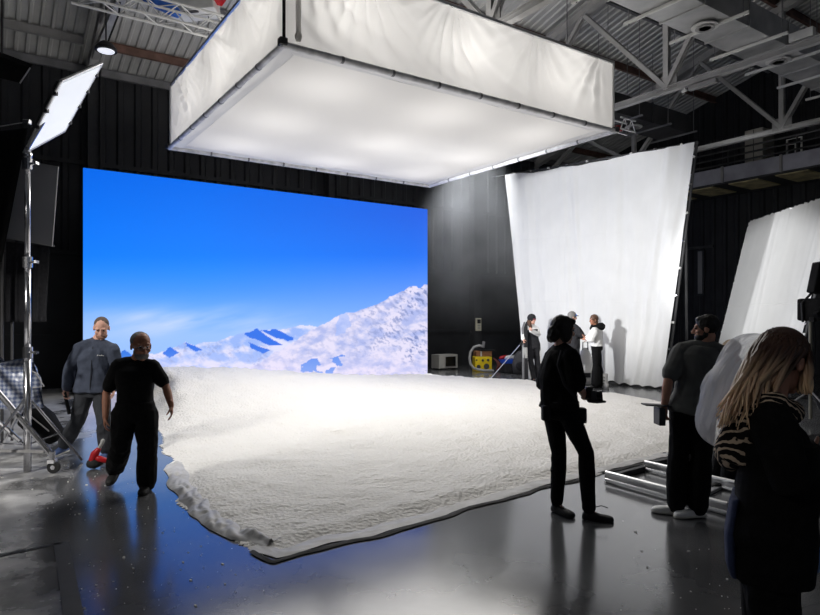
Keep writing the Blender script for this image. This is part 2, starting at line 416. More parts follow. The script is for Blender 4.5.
# lit bay lamp on the left truss
lp = P(106, 50, 12.2)
t = thing('bay_lamp', lp, 'round black bay lamp with lit disc hanging at the upper left', 'ceiling lamp')
mb = MB(); mb.tube([lp+V((0, 0, .16)), lp+V((0, 0, .12)), lp+V((0, 0, .03)), lp+V((0, 0, -.02))], [.07, .13, .2, .2], 28); mb.build('lamp_shade', 'black', t, smooth=False)
mb = MB(); mb.tube([lp+V((0, 0, -.021)), lp+V((0, 0, -.03))], [.155, .15], 28); mb.build('lens', mat('lamp_lens', (.8, .8, .8), .4, emit=(.9, .93, 1), estr=.75), t)
mb = MB(); mb.tube([lp+V((0, 0, .16)), lp+V((0, 0, roof_z(4)-lp.z-.3+.4))], .015, 8); mb.build('suspension', 'black', t)
mb = MB(); mb.tube([lp+V((.04, 0, .16)), lp+V((.25, 0, .7)), lp+V((.32, 0, 1.5)), lp+V((.3, 0, 2.2))], .018, 8); mb.build('cable', 'rubber', t)
# ================================================================ THE SCREEN
LA0, LA1, LB, LH = -11.87, -2.52, 2.12, 5.03
led = thing('led_wall', R((LA0+LA1)/2, LB, 0), 'big glowing screen showing blue sky over snowy mountains', 'screen')
mb = MB(); mb.box(R((LA0+LA1)/2, LB-.09, LH/2), (LA1-LA0, .12, LH), ROT); mb.build('housing', 'black', led)
for k in range(6):
    mb = MB(); a = LA0+.4+k*1.7
    mb.beam(R(a, LB-.16, 2.6), R(a, LB-1.2, .05), .06, .06); mb.beam(R(a, LB-.16, .05), R(a, LB-1.25, .05), .06, .06); mb.build('rear_brace', 'steel_dark', led)
NU, NV = 460, 250
def picture(x, y):
    """the picture shown on the screen; x runs 82..428, y 168..376 over it"""
    x = np.asarray(x, float); y = np.asarray(y, float); n = len(x)
    def C(*k):       # gradient keys (pos, r,g,b)
        return k
    keys = [(165, (4, 100, 226)), (215, (3, 112, 238)), (255, (10, 122, 246)), (290, (66, 146, 246)), (312, (110, 168, 246)), (335, (150, 188, 246))]
    ys = [k[0] for k in keys]
    L_ = np.stack([np.interp(y, ys, [k[1][i] for k in keys]) for i in range(3)], 1)
    keysR = [(165, (30, 92, 214)), (215, (40, 98, 222)), (255, (36, 112, 236)), (290, (92, 146, 246)), (312, (120, 166, 246)), (335, (150, 186, 246))]
    R_ = np.stack([np.interp(y, [k[0] for k in keysR], [k[1][i] for k in keysR]) for i in range(3)], 1)
    t = np.clip((x-200)/220, 0, 1)[:, None]; c = L_*(1-t)+R_*t
    w = fbm(np.stack([x/60+y/90, y/13+x/70, x*0+2], 1), 4)           # wisps of cloud
    band = np.exp(-((y-322)/13)**2)*np.clip(1-np.abs(x-190)/130, 0, 1)
    k = np.clip(band*(.45+.7*w), 0, .75)[:, None]; c = c*(1-k)+np.array([206, 216, 248])*k
    band2 = np.exp(-((y-(338-(x-240)*.13))/9)**2)*np.clip((x-230)/60, 0, 1); k = np.clip(band2*(.25+.5*w), 0, .5)[:, None]; c = c*(1-k)+np.array([170, 196, 248])*k
    def skyline(pts, rough):
        px_ = [p[0] for p in pts]; py_ = [p[1] for p in pts]
        return np.interp(x, px_, py_)+rough*fbm(np.stack([x/5, x*0, x*0+9], 1), 4)
    def snow(mask, lit, tone, coarse, dark, ang, sc):
        nonlocal c
        v = 1.25*fbm(np.stack([(x+y*ang)/sc, (y-x*ang*.35)/(sc*.5), x*0+4], 1), 5, .6)
        s = np.clip(.35+coarse*v, 0, 1)[:, None]; col = np.array(lit)*(1-s)+np.array(tone)*s
        g = fbm(np.stack([(x+y*.9)/5.5, (y-x*.45)/1.7, x*0+1], 1), 4, .65); h = fbm(np.stack([(x-y*.5)/1.8, y/4.5, x*0+7], 1), 3, .6)
        big = np.clip(.5+.9*fbm(np.stack([x/26, (y+x*.5)/13, x*0+2], 1), 3), 0, 1)
        f = (np.clip((g*.8+h*.6-.12)*2.2, 0, 1)*big)[:, None]*dark
        col = col*(1-f)+np.array([118, 132, 186])*f
        c = np.where(mask[:, None], col, c)
    far = skyline([(60, 362), (114, 356), (124, 350), (133, 356), (158, 353), (176, 346), (186, 342.5), (194, 345), (207, 342), (217, 341), (240, 334), (258, 329), (270, 330), (286, 329), (297, 326), (315, 326), (345, 340), (430, 350)], .8)
    snow(y > far, (216, 217, 244), (150, 178, 240), .75, .35, .9, 17)
    peak = (y > far) & (x > 110) & (x < 136) & (y < 361); c = np.where(peak[:, None], np.array([40, 110, 218]), c)
    def poly(pts):
        ins = np.zeros(n, bool); q = len(pts); j = q-1
        for i in range(q):
            xi, yi = pts[i]; xj, yj = pts[j]
            ins ^= ((yi > y) != (yj > y)) & (x < (xj-xi)*(y-yi)/(yj-yi+1e-9)+xi); j = i
        return ins
    wob = 1.2*fbm(np.stack([x/6, y/6, x*0], 1), 3)
    xs, ys2 = x.copy(), y.copy(); x = x+wob*1.5; y = y+wob
    for pts in ([(186, 343), (195, 346), (204, 351), (196, 352), (188, 347)], [(244, 334), (258, 329), (264, 334), (275, 341), (283, 345), (270, 346), (258, 340), (250, 338)], [(262, 331), (275, 329), (284, 333), (294, 338), (288, 341), (276, 338)], [(250, 343), (262, 348), (272, 351), (262, 353), (252, 349)], [(163, 354), (172, 348), (178, 352), (170, 358)]):
        c = np.where(poly(pts)[:, None], np.array([52, 112, 226]), c)
    x, y = xs, ys2
    near = skyline([(60, 420), (238, 378), (250, 368), (262, 361), (280, 350), (300, 338.5), (314.6, 328.5), (328, 321), (340, 314), (349, 312.7), (358, 310), (370, 306.5), (386, 299), (400, 293), (408, 288), (414, 285.5), (419, 287), (424, 285.5), (440, 282)], 1.2)
    rock = np.clip((x-330)/90, .2, .9)[:, None]
    mk = y > near
    snow(mk, (222, 217, 240), (170, 180, 228), .60, rock*1.0, -1.1, 13)
    x = xs+wob*1.2; y = ys2+wob
    k = poly([(340, 315), (349, 314), (351, 326), (344, 334), (336, 336), (337, 326)]) & mk
    c = np.where(k[:, None], c*.45+np.array([150, 176, 240])*.55, c)
    k = poly([(300, 364), (312, 360), (330, 357), (346, 356), (342, 364), (332, 374), (300, 374)]) & mk & (fbm(np.stack([xs/7-ys2/12, ys2/5, xs*0+3], 1), 3) > -.12)
    c = np.where(k[:, None], np.array([84, 134, 230]), c)
    x, y = xs, ys2
    fo = np.clip((y-345)/30, 0, 1)[:, None]*.35; c = np.where((y > np.minimum(far, near))[:, None], c*(1-fo)+np.array([236, 222, 246])*fo, c)
    c = c/255.0
    return np.where(c <= .04045, c/12.92, ((np.maximum(c, 0)+.055)/1.055)**2.4)
mb = MB(); mb.grid(lambda u, v: R(LA0+u*(LA1-LA0), LB, v*LH), NU, NV)
scr = mb.build('display', 'black', led, recalc=False)
me = scr.data; n = len(me.vertices); cv = np.empty(n*3); me.vertices.foreach_get('co', cv); cv = cv.reshape(-1, 3)+np.array(led['_o'])
at = me.color_attributes.new('picture', 'FLOAT_COLOR', 'POINT')
pc = picture(CX+F*cv[:, 0]/cv[:, 1], HZ-F*(cv[:, 2]-CAMH)/cv[:, 1]); at.data.foreach_set('color', np.concatenate([pc, np.ones((n, 1))], 1).ravel())
m = bpy.data.materials.new('screen_picture'); m.use_nodes = True; nt = m.node_tree; b = nt.nodes['Principled BSDF']
ca = nt.nodes.new('ShaderNodeVertexColor'); ca.layer_name = 'picture'
b.inputs['Base Color'].default_value = (.01, .01, .01, 1); b.inputs['Roughness'].default_value = .6; b.inputs['Specular IOR Level'].default_value = .1
nt.links.new(ca.outputs['Color'], b.inputs['Emission Color']); b.inputs['Emission Strength'].default_value = 1.12
me.materials[0] = m

# ================================================================ THE OVERHEAD SOFTBOX
A0, A1, B0, B1, ZS, HS = -10.42, -3.72, 3.86, 9.83, 5.30, 1.32
sb = thing('overhead_softbox', R((A0+A1)/2, (B0+B1)/2, ZS), 'huge white cloth softbox hanging over the snow set', 'softbox')
def dif(u, v):
    s = math.sin(math.pi*u)*math.sin(math.pi*v)
    return R(A0+.24+u*(A1-A0-.48), B0+.24+v*(B1-B0-.48), ZS+.02-.10*s**.7+.012*n1(u*9, v*9, 3))
mb = MB(); mb.grid(dif, 50, 44); mb.build('diffuser', 'diffusion', sb, smooth=True)
M['tube_white'] = mat('cloth_wrapped_tube', (.72, .72, .73), .6, spec=.2, var=.2, vscale=6)
M['border'] = mat('border_cloth', (.80, .80, .81), .8, spec=.1, trans=.5)
for (pa, pb_, qa, qb) in (((A0, B0), (A1, B0), (A0+.24, B0+.24), (A1-.24, B0+.24)), ((A0, B1), (A1, B1), (A0+.24, B1-.24), (A1-.24, B1-.24)),
                          ((A0, B0), (A0, B1), (A0+.24, B0+.24), (A0+.24, B1-.24)), ((A1, B0), (A1, B1), (A1-.24, B0+.24), (A1-.24, B1-.24))):
    def bf(u, v):
        o = R(pa[0]+(pb_[0]-pa[0])*u, pa[1]+(pb_[1]-pa[1])*u, ZS+.05); i = R(qa[0]+(qb[0]-qa[0])*u, qa[1]+(qb[1]-qa[1])*u, ZS+.02)
        p = o.lerp(i, v); p.z -= .035*math.sin(math.pi*v)*(1+.5*n1(u*14, v*2, pa[0])); return p
    mb = MB(); mb.grid(bf, 60, 8); mb.build('border_cloth', 'border', sb, smooth=True)
def side(p, q, nrm, seed):
    def f(u, v):
        c = p.lerp(q, u)+V((0, 0, .02+v*HS))
        L_ = (q-p).length
        s = u*L_; h = v*HS
        belly = -.10*math.sin(math.pi*v)*(1-.3*math.cos(2*math.pi*u))
        k = 0
        for x0, dx, amp in ((.18, .9, .05), (.42, -.8, .06), (.70, .75, .055), (.95, -.9, .05), (.05, .8, .05)):   # creases fanning from the tie points on the top edge
            xx = s-x0*L_; ang = math.atan2(xx, (HS*1.15-h)); rr = math.hypot(xx, HS*1.15-h)
            k += amp*math.exp(-(rr/1.05)**2)*n1(ang*7.0+seed*3, rr*.5, seed+x0)
        k = k*1.7+.030*n1(s*1.3+h*2.2, h*1.2-s*.4, seed)+.026*n1(s*3+h*4, h*1.3-s*.7, seed+5)
        return c+nrm*(belly+k*math.sin(math.pi*min(1, max(0, v*.97+.02)))**.4)*min(1, math.sin(math.pi*min(1, max(0, u)))*5)
    mb = MB(); mb.grid(f, 170, 44); return mb.build('side_cloth', 'silk', sb, smooth=True)
cA, cB, cC, cD = R(A0, B1, ZS), R(A0, B0, ZS), R(A1, B0, ZS), R(A1, B1, ZS)
side(cA, cD, E2, 1.3); side(cB, cA, -E1, 2.7); side(cC, cB, -E2, 4.1); side(cD, cC, E1, 6.2)
for p, q in ((cA, cD), (cB, cA), (cC, cB), (cD, cC)):
    d = (q-p).normalized(); nn = V((d.y, -d.x, 0))
    mb = MB(); mb.tube([p-d*.05+nn*.03, q+d*.05+nn*.03], .045, 12); fr = mb.build('frame_tube', 'tube_white', sb)
    L_ = (q-p).length; k = int(L_/.75)
    for i in range(1, k):
        c = MB(); pp = p+d*(i*L_/k)+nn*.03; c.tube([pp-d*.02, pp+d*.02], .050, 10); c.build('clip', 'steel', fr)
    mb = MB(); mb.tube([p+V((0, 0, HS))-d*.02, q+V((0, 0, HS))+d*.02], .035, 8); mb.build('top_tube', 'alu', sb)
for i, p in enumerate((cA, cB, cC, cD)):
    c = (p-R((A0+A1)/2, (B0+B1)/2, ZS)).normalized()
    mb = MB(); mb.tube([p+c*.02, p+c*.02+V((0, 0, HS+.02))], .022, 8); mb.build('corner_seam', 'black' if i == 0 else 'white_cloth', sb)
    mb = MB(); mb.box(p+c*.06+V((0, 0, .03)), (.11, .11, .10), ROT, .02); mb.build('corner_joint', 'steel_dark', sb)
mb = MB(); pp = cA+(cD-cA).normalized()*.16+E2*.08; mb.tube([pp+V((0, 0, .08)), pp+V((0, 0, HS+1.2))], .035, 10); mb.ell(pp+V((0, 0, .14)), (.05, .05, .06)); mb.build('hanging_pipe', 'silk', sb)
for i, (a, b) in enumerate(((A0+.6, B0+.6), (A0+.6, B1-.6), (A1-.6, B0+.6), (A1-.6, B1-.6))):
    mb = MB(); mb.tube([R(a, b, ZS+HS-.02), R(a, b, roof_z(b)-.2)], .012, 6); mb.build('suspension_chain', 'steel', sb)
# small rig corner sticking out at the right end
t = thing('rigging_bracket', cD+E1*.16+V((0, 0, .02)), 'small metal truss bracket sticking out of the right corner of the overhead softbox', 'bracket')
q = cD+E1*.12+V((0, 0, .05)); mb = MB()
for z in (0, .22):
    for s in (-.1, .1): mb.tube([q+E2*s+V((0, 0, z)), q+E2*s+E1*.45+V((0, 0, z))], .018, 8)
for k in range(4): mb.tube([q+E1*(.11*k)+V((0, 0, .22*(k % 2)))+E2*.1, q+E1*(.11*(k+1))+V((0, 0, .22*((k+1) % 2)))+E2*.1], .010, 6)
mb.build('lattice', 'alu', t)
mb = MB(); mb.box(q+E1*.05+V((0, 0, .03)), (.12, .1, .1), ROT, .01); mb.build('clamp', 'red', t)
# lamps inside the softbox
def point(name, p, power, rad, color=(1, .97, .93)):
    l = bpy.data.lights.new(name, 'POINT'); l.energy = power; l.shadow_soft_size = rad; l.color = color
    o = bpy.data.objects.new(name, l); COL.objects.link(o); o.location = p; return o
for i in range(3):
    for j in range(3):
        point('softbox_lamp', R(A0+(A1-A0)*(i+.5)/3, B0+(B1-B0)*(j+.5)/3, ZS+.95), 36, .42)
for i in range(2):  # added area lights below the diffuser, boosting its light on the snow
    for j in range(2):
        p = R(A0+(A1-A0)*(i+.5)/2, B0+(B1-B0)*(j+.5)/2, ZS-.14)
        area('softbox_boost', p, p-V((0, 0, 1)), 2.9, 2.6, (56, 148)[j], (1, .97, .92), 180).rotation_euler = (0, 0, ANG)

# lighting truss at the top left
tr = thing('lighting_truss', R(-9, 5.0, 7.3), 'white lattice lighting truss at the upper left beside the softbox', 'lighting truss')
cs = [(0, 0), (.34, 0), (0, .34), (.34, .34)]
for db, dz in cs:
    mb = MB(); mb.tube([R(-12.4, 4.9+db, 7.36+dz), R(-3.0, 4.9+db, 7.36+dz)], .026, 8); mb.build('chord', 'white_paint', tr)
for (p, q) in ((0, 1), (2, 3), (0, 2), (1, 3)):
    mb = MB(); k = 0; a = -12.3
    while a < -3.3:
        x, y = (cs[p], cs[q]) if k % 2 == 0 else (cs[q], cs[p])
        mb.tube([R(a, 4.9+x[0], 7.36+x[1]), R(a+.34, 4.9+y[0], 7.36+y[1])], .011, 6); a += .34; k += 1
    mb.build('lattice', 'white_paint', tr)
t = thing('blue_bag', R(-11.0, 5.0, 7.74), 'bright blue bag tucked on the lighting truss', 'bag')
bp = P(163, 4, 12.3)
mb = MB(); mb.rtube([bp+V((-.28, 0, .1)), bp+V((.0, .05, .05)), bp+V((.22, .1, -.12))], [.12, .17, .1]); mb.build('bag_body', mat('blue_nylon', rgb(60, 110, 200), .5, var=.2), t, smooth=True)
t.location = bp+V((0, 0, -.25))
for c in kids(t): c.location = V((0, 0, .0))+V(t['_o'])-t.location
t = thing('lamp_case', P(194, 8, 13)-V((0, 0, .2)), 'white flat lamp case hanging behind the lighting truss', 'lamp case')
mb = MB(); mb.box(P(194, 8, 13), (.95, .5, .32), Matrix.Rotation(-.12, 3, 'Y'), .03); mb.build('case_body', 'white_paint', t)
mb = MB(); mb.box(P(190, 12, 12.74), (.35, .02, .06), Matrix.Rotation(-.12, 3, 'Y')); mb.build('plate', 'steel', t)
mb = MB(); mb.box(P(217, -2, 12.9), (.3, .3, .16), ROT, .03); mb.build('end_cap', 'red', t)
mb = MB(); mb.tube([P(194, 0, 13), P(194, 0, 13)+V((0, 0, 1.4))], .01, 6); mb.build('cable', 'rubber', t)

# ================================================================ STANDING CLOTHS
def fly(corners, label, nrm, seed, frame_out, clips, seams=(.36, .66), pull=0., fold=.05, group=None, hem=True):
    BL, BR, TL, TR = corners
    t = thing('standing_cloth', (BL+BR)/2*1.0, label, 'backdrop', group)
    def f(u, v):
        p = BL.lerp(BR, u).lerp(TL.lerp(TR, u), v)
        W = (TR-TL).length; H_ = (TL-BL).length
        x = u*W; y = v*H_
        k = fold*.55*n1(x*.9+.25*y, y*.16, seed)+fold*.6*n1(x*3.2+y*.5*(u-.4), y*.25, seed+3)*(.3+abs(u-.45))+fold*.12*n1(x*8, y*1.4, seed+9)
        for x0, a in ((.36, 1.), (.43, .8), (.90, .9), (.97, .8)):
            k += fold*.5*a*math.exp(-((u-x0-(.05*(1-v) if x0 < .5 else -.07*(1-v)**1.5))/.014)**2)
        k += pull*math.sin(math.pi*v)*math.sin(math.pi*u)
        p = p+nrm*k
        if hem: p.z += -.07*math.sin(math.pi*u)*v**8*(1+.8*n1(u*9, 0, seed))+(1-v)**10*(.10*abs(n1(u*12, 4, seed)))
        else: p.z += .03*v**12*n1(u*30, 0, seed)
        return p
    mb = MB(); mb.grid(f, 120, 110); c = mb.build('cloth', 'white_cloth', t, smooth=True)
    for v in seams:
        mb = MB(); mb.tube([f(i/60, v)-nrm*-.004 for i in range(61)], .006, 5); mb.build('seam', 'white_cloth', c)
    off = nrm*frame_out
    for p, q in ((BL, TL), (BR, TR), (TL, TR), (BL, BR)):
        mb = MB(); d = (q-p).normalized()*.04; mb.tube([p+off-d, q+off+d], .03, 10); fr = mb.build('frame_tube', 'steel_dark', t)
        if clips and (p, q) != (BL, BR):
            n = clips
            for i in range(n):
                m_ = MB(); z = p.lerp(q, (i+.5)/n)+off*.5; m_.box(z, (.07, .05, .05), Matrix.Rotation(i*1.3, 3, 'Z') @ Matrix.Rotation(i*.7, 3, 'X'), .008); m_.build('clip', 'chrome' if i % 2 else 'white_paint', fr)
    return t
BL, BR, TL, TR = V((3.43, 18.8, .03)), V((6.06, 15.1, .03)), V((2.94, 19.5, 6.16)), V((6.51, 14.44, 5.76))
f1 = fly((BL, BR, TL, TR), 'tall white standing cloth behind the group of skiers', -E1, 2.2, -.12, 9, fold=.09)
for p, tp in ((BL, TL), (BR, TR)):                      # stand legs at its sides
    foot = p.copy(); foot.z = 0.03
    mb = MB(); mb.tube([tp.lerp(p, .35)+E1*.12, foot+E1*1.0], .028, 8); mb.build('rear_strut', 'steel_dark', f1)
    mb = MB(); mb.tube([p+E1*.1+V((0, 0, .9)), foot+E1*.1+E2*.55], .022, 8); mb.tube([foot+E1*.1+E2*.55, foot+E1*.1], .018, 8); mb.build('stand_leg', 'steel_dark', f1)
mb = MB(); mb.tube([TL+V((-.35, .1, -.05)), TL+V((.15, 0, .0))], .015, 6); mb.build('corner_hook', 'steel_dark', f1)
BL2, BR2, TL2, TR2 = V((8.25, 17.2, .35)), V((8.10, 13.4, .35)), V((9.30, 17.3, 4.37)), V((9.32, 13.8, 4.46))
n2 = -(BR2-BL2).cross(TL2-BL2).normalized()
if n2.x > 0: n2 = -n2
f2 = fly((BL2, BR2, TL2, TR2), 'smaller tilted white cloth clipped to a frame at the far right', n2, 7.7, -.07, 18, seams=(.42,), fold=.014, hem=False)
for p, tp in ((BL2, TL2), (BR2, TR2)):
    mb = MB(); g = V((p.x+1.0, p.y, .02)); mb.tube([p.lerp(tp, .6), g], .03, 8); mb.tube([p, V((p.x, p.y, .02))], .03, 8); mb.tube([V((p.x-.3, p.y, .03)), g], .03, 8); mb.build('stand_leg', 'steel_dark', f2)

# ================================================================ THE SNOW
poly_px = [(262, 545), (205, 524), (180, 494), (169, 470), (160, 440), (151, 412)]
POLY = [G(*p) for p in poly_px]+[R(-11.1, 2.75), R(-11.0, 2.35), R(-2.2, 2.3), G(430, 377), G(530, 381.5), G(600, 392), G(650, 399), G(690, 408), G(745, 432), G(755, 440), G(700, 446), G(668, 452), G(610, 466), G(520, 488), G(440, 512), G(350, 536), G(284, 552)]
PX = np.array([p.x for p in POLY]); PY = np.array([p.y for p in POLY])
def sdist(x, y):
    n = len(PX); ins = np.zeros(len(x), bool); dm = np.full(len(x), 1e9); j = n-1
    for i in range(n):
        xi, yi, xj, yj = PX[i], PY[i], PX[j], PY[j]
        ins ^= ((yi > y) != (yj > y)) & (x < (xj-xi)*(y-yi)/(yj-yi+1e-12)+xi)
        ex, ey = xj-xi, yj-yi; t = np.clip(((x-xi)*ex+(y-yi)*ey)/(ex*ex+ey*ey), 0, 1)
        dm = np.minimum(dm, np.hypot(x-xi-t*ex, y-yi-t*ey)); j = i
    return np.where(ins, dm, -dm)
def sstep(a, b, x):
    t = np.clip((x-a)/(b-a), 0, 1); return t*t*(3-2*t)
def snow_h(x, y):
    d = sdist(x, y)+.10*fbm(np.stack([x*1.7, y*1.7, x*0], 1), 3)
    a = (x-ORG.x)*E1.x+(y-ORG.y)*E1.y; b = (x-ORG.x)*E2.x+(y-ORG.y)*E2.y
    ridge = np.interp(a, [-11.2, -10.6, -8.7, -7, -5, -3, 0], [.50, .62, .50, .30, .14, .05, .0])
    h = ridge*np.exp(-np.where(b > 3.5, (b-3.5)/2.6, (3.5-b)/1.2)**2)*sstep(-.05, .5, d)
    e = sstep(-.02, .28, d)
    lump = .020*fbm(np.stack([x*3, y*3, x*0+3], 1), 3)+.013*np.abs(fbm(np.stack([x*8, y*8, x*0+8], 1), 3))
    lump = lump+sstep(5, 1.5, b-1.5)*.035*np.abs(fbm(np.stack([x*5, y*5, x*0+5], 1), 3))
    return np.where(d > -.02, h+e*(.035+lump)+.004, -.02), d
def pieces(step, keep):
    xs = np.arange(-6.6, 8.2, step); ys = np.arange(4.2, 19.2, step)
    return xs, ys
xs = np.arange(-6.6, 7.4, .045)
ys = []; yv = 4.3
while yv < 19.2: ys.append(yv); yv += .022+.0035*(yv-4.3)
ys = np.array(ys)
X, Y = np.meshgrid(xs, ys, indexing='ij'); Hh, D = snow_h(X.ravel(), Y.ravel()); Hh = Hh.reshape(X.shape); D = D.reshape(X.shape)
idx = -np.ones(X.shape, np.int64); ok = D > -.03; idx[ok] = np.arange(ok.sum())
q = (idx[:-1, :-1] >= 0) & (idx[1:, :-1] >= 0) & (idx[1:, 1:] >= 0) & (idx[:-1, 1:] >= 0)
faces = np.stack([idx[:-1, :-1][q], idx[1:, :-1][q], idx[1:, 1:][q], idx[:-1, 1:][q]], 1)
me = bpy.data.meshes.new('snow'); me.from_pydata(np.stack([X[ok], Y[ok], Hh[ok]], 1).tolist(), [], faces.tolist())
def snow_mat():
    m = mat('foam_snow', (.82, .80, .765), .9, spec=.15); nt = m.node_tree; N = nt.nodes; L = nt.links; b = N['Principled BSDF']; tc = N['Texture Coordinate']
    v = N.new('ShaderNodeTexVoronoi'); v.inputs['Scale'].default_value = 26; n = N.new('ShaderNodeTexNoise'); n.inputs['Scale'].default_value = 30; n.inputs['Detail'].default_value = 4
    L.new(tc.outputs['Object'], v.inputs['Vector']); L.new(tc.outputs['Object'], n.inputs['Vector'])
    ad = N.new('ShaderNodeMath'); ad.operation = 'ADD'; L.new(v.outputs['Distance'], ad.inputs[0]); L.new(n.outputs['Fac'], ad.inputs[1])
    bp = N.new('ShaderNodeBump'); bp.inputs['Strength'].default_value = .4; bp.inputs['Distance'].default_value = .05
    L.new(ad.outputs[0], bp.inputs['Height']); L.new(bp.outputs['Normal'], b.inputs['Normal']); return m
M['snow'] = snow_mat()
sn = link('snow_blanket', me, 'snow', None, V((0, 0, 0)), True)
tag(sn, 'white foam snow blanket heaped in front of the screen', 'snow', kind='stuff')
# the plastic ground sheet that shows along the near edges
M['sheet'] = mat('grey_ground_sheet', (.55, .54, .53), .5, spec=.4, var=.15, vscale=6)
M['sheet_dark'] = mat('dark_ground_sheet', (.05, .05, .05), .75, spec=.2, var=.2)
def sheet(pts, name, m, label, wd, hump, seed, inner=0.):
    P_ = [V(p) for p in pts]; L_ = [0]
    for a, b in zip(P_, P_[1:]): L_.append(L_[-1]+(b-a).length)
    def at_(s):
        s *= L_[-1]
        for i in range(len(P_)-1):
            if s <= L_[i+1]+1e-9:
                k = (s-L_[i])/(L_[i+1]-L_[i]); return P_[i].lerp(P_[i+1], k), (P_[i+1]-P_[i]).normalized()
        return P_[-1], (P_[-1]-P_[-2]).normalized()
    def f(u, v):
        p, _ = at_(u); p2, _ = at_(min(1, u+.06)); p0, _ = at_(max(0, u-.06)); d = (p2-p0).normalized()
        nn = V((-d.y, d.x, 0)); s = u*L_[-1]
        o = (v-.5)*wd*2+inner+.05*n1(s*3, 0, seed)
        h = .008+hump*(.35+.9*abs(n1(s*4.5+v*2, v*2, seed))+.5*abs(n1(s*11, v*3, seed)))*math.sin(math.pi*v)**.7
        return p+nn*o+V((0, 0, h))
    mb = MB(); mb.grid(f, 220, 14); o = mb.build(name, m, smooth=True)
    return tag(o, label, 'ground sheet')
sheet([G(170, 466), G(175, 480), G(184, 495), G(207, 523), G(238, 538), G(272, 546)], 'ground_sheet', 'sheet', 'crumpled pale plastic sheet under the near left edge of the snow', .11, .045, 3, .04)
sheet([G(252, 552), G(275, 561), G(350, 544), G(440, 519), G(520, 495), G(610, 472), G(668, 457)], 'ground_sheet', 'sheet_dark', 'thin dark sheet edge along the near right side of the snow', .03, .008, 5)
sheet([G(255, 548), G(278, 556), G(350, 540), G(440, 516), G(520, 492), G(610, 470), G(668, 456)], 'ground_sheet', 'sheet', 'flat grey sheet strip between the snow and its thin dark edge', .085, .012, 6, .05)
# loose flakes on the floor: nobody could count them
mb = MB(); rnd = random.Random(5)
for i in range(300):
    if i < 150: p = G(rnd.uniform(60, 270), rnd.uniform(490, 612))
    elif i < 200: p = G(rnd.uniform(620, 800), rnd.uniform(520, 612))
    else: p = G(rnd.uniform(0, 160), rnd.uniform(420, 520))
    s = rnd.choice((.003, .004, .004, .005, .006, .010)); a = rnd.uniform(0, 6)
    mb.box(p+V((0, 0, s*.3)), (s*rnd.uniform(.8, 2.4), s, s*.6), Matrix.Rotation(a, 3, 'Z'))
tag(mb.build('snow_crumbs', 'snow', origin=(0, 0, 0)), 'scattered white crumbs of foam snow on the shiny floor', 'crumbs', kind='stuff')
# floor channel in the near left corner
mb = MB(); p, q, r_ = G(-20, 560), G(61, 543), G(78, 640)
mb.beam(p+V((0, 0, .001)), q+V((0, 0, .001)), .05, .006); struct(mb.build('trim_5', 'wall_trim'))
mb = MB(); mb.beam(q+V((0, 0, .001)), r_+V((0, 0, .001)), .10, .006); struct(mb.build('trim_6', 'wall_trim'))

# ================================================================ HAZE
def haze():
    m = bpy.data.materials.new('stage_haze'); m.use_nodes = True; nt = m.node_tree; N = nt.nodes; L = nt.links; N.clear()
    out = N.new('ShaderNodeOutputMaterial'); v = N.new('ShaderNodeVolumePrincipled'); v.inputs['Color'].default_value = (.9, .92, .95, 1); v.inputs['Anisotropy'].default_value = 0
    tc = N.new('ShaderNodeTexCoord'); n = N.new('ShaderNodeTexNoise'); n.inputs['Scale'].default_value = .7; n.inputs['Detail'].default_value = 3; L.new(tc.outputs['Object'], n.inputs['Vector'])
    r = N.new('ShaderNodeValToRGB'); r.color_ramp.elements[0].position = .36; r.color_ramp.elements[1].position = .72; L.new(n.outputs['Fac'], r.inputs[0])
    sp = N.new('ShaderNodeSeparateXYZ'); L.new(tc.outputs['Object'], sp.inputs[0])
    def mr(src, a, b):
        q = N.new('ShaderNodeMapRange'); q.interpolation_type = 'SMOOTHSTEP'; q.inputs['From Min'].default_value = a; q.inputs['From Max'].default_value = b; L.new(sp.outputs[src], q.inputs['Value']); return q.outputs[0]
    def mul(a, b):
        q = N.new('ShaderNodeMath'); q.operation = 'MULTIPLY'; L.new(a, q.inputs[0])
        if isinstance(b, float): q.inputs[1].default_value = b
        else: L.new(b, q.inputs[1])
        return q.outputs[0]
    d = mul(mul(mr('Z', .3, 4.6), mr('X', -2.75, -1.7)), mr('Y', -1.25, -.3))
    ad = N.new('ShaderNodeMath'); ad.operation = 'ADD'; ad.inputs[1].default_value = .35; L.new(r.outputs['Color'], ad.inputs[0])
    L.new(mul(mul(d, ad.outputs[0]), .42), v.inputs['Density'])
    L.new(v.outputs[0], out.inputs['Volume']); return m
hz = R(.35, 1.65, .6); mb = MB(); mb.box(hz+V((0, 0, 3.2)), (5.5, 2.5, 6.4))
o = mb.build('stage_haze', haze(), origin=hz); o.rotation_euler = (0, 0, ANG); tag(o, 'thin grey stage haze drifting at the right end of the screen', 'haze', kind='stuff')

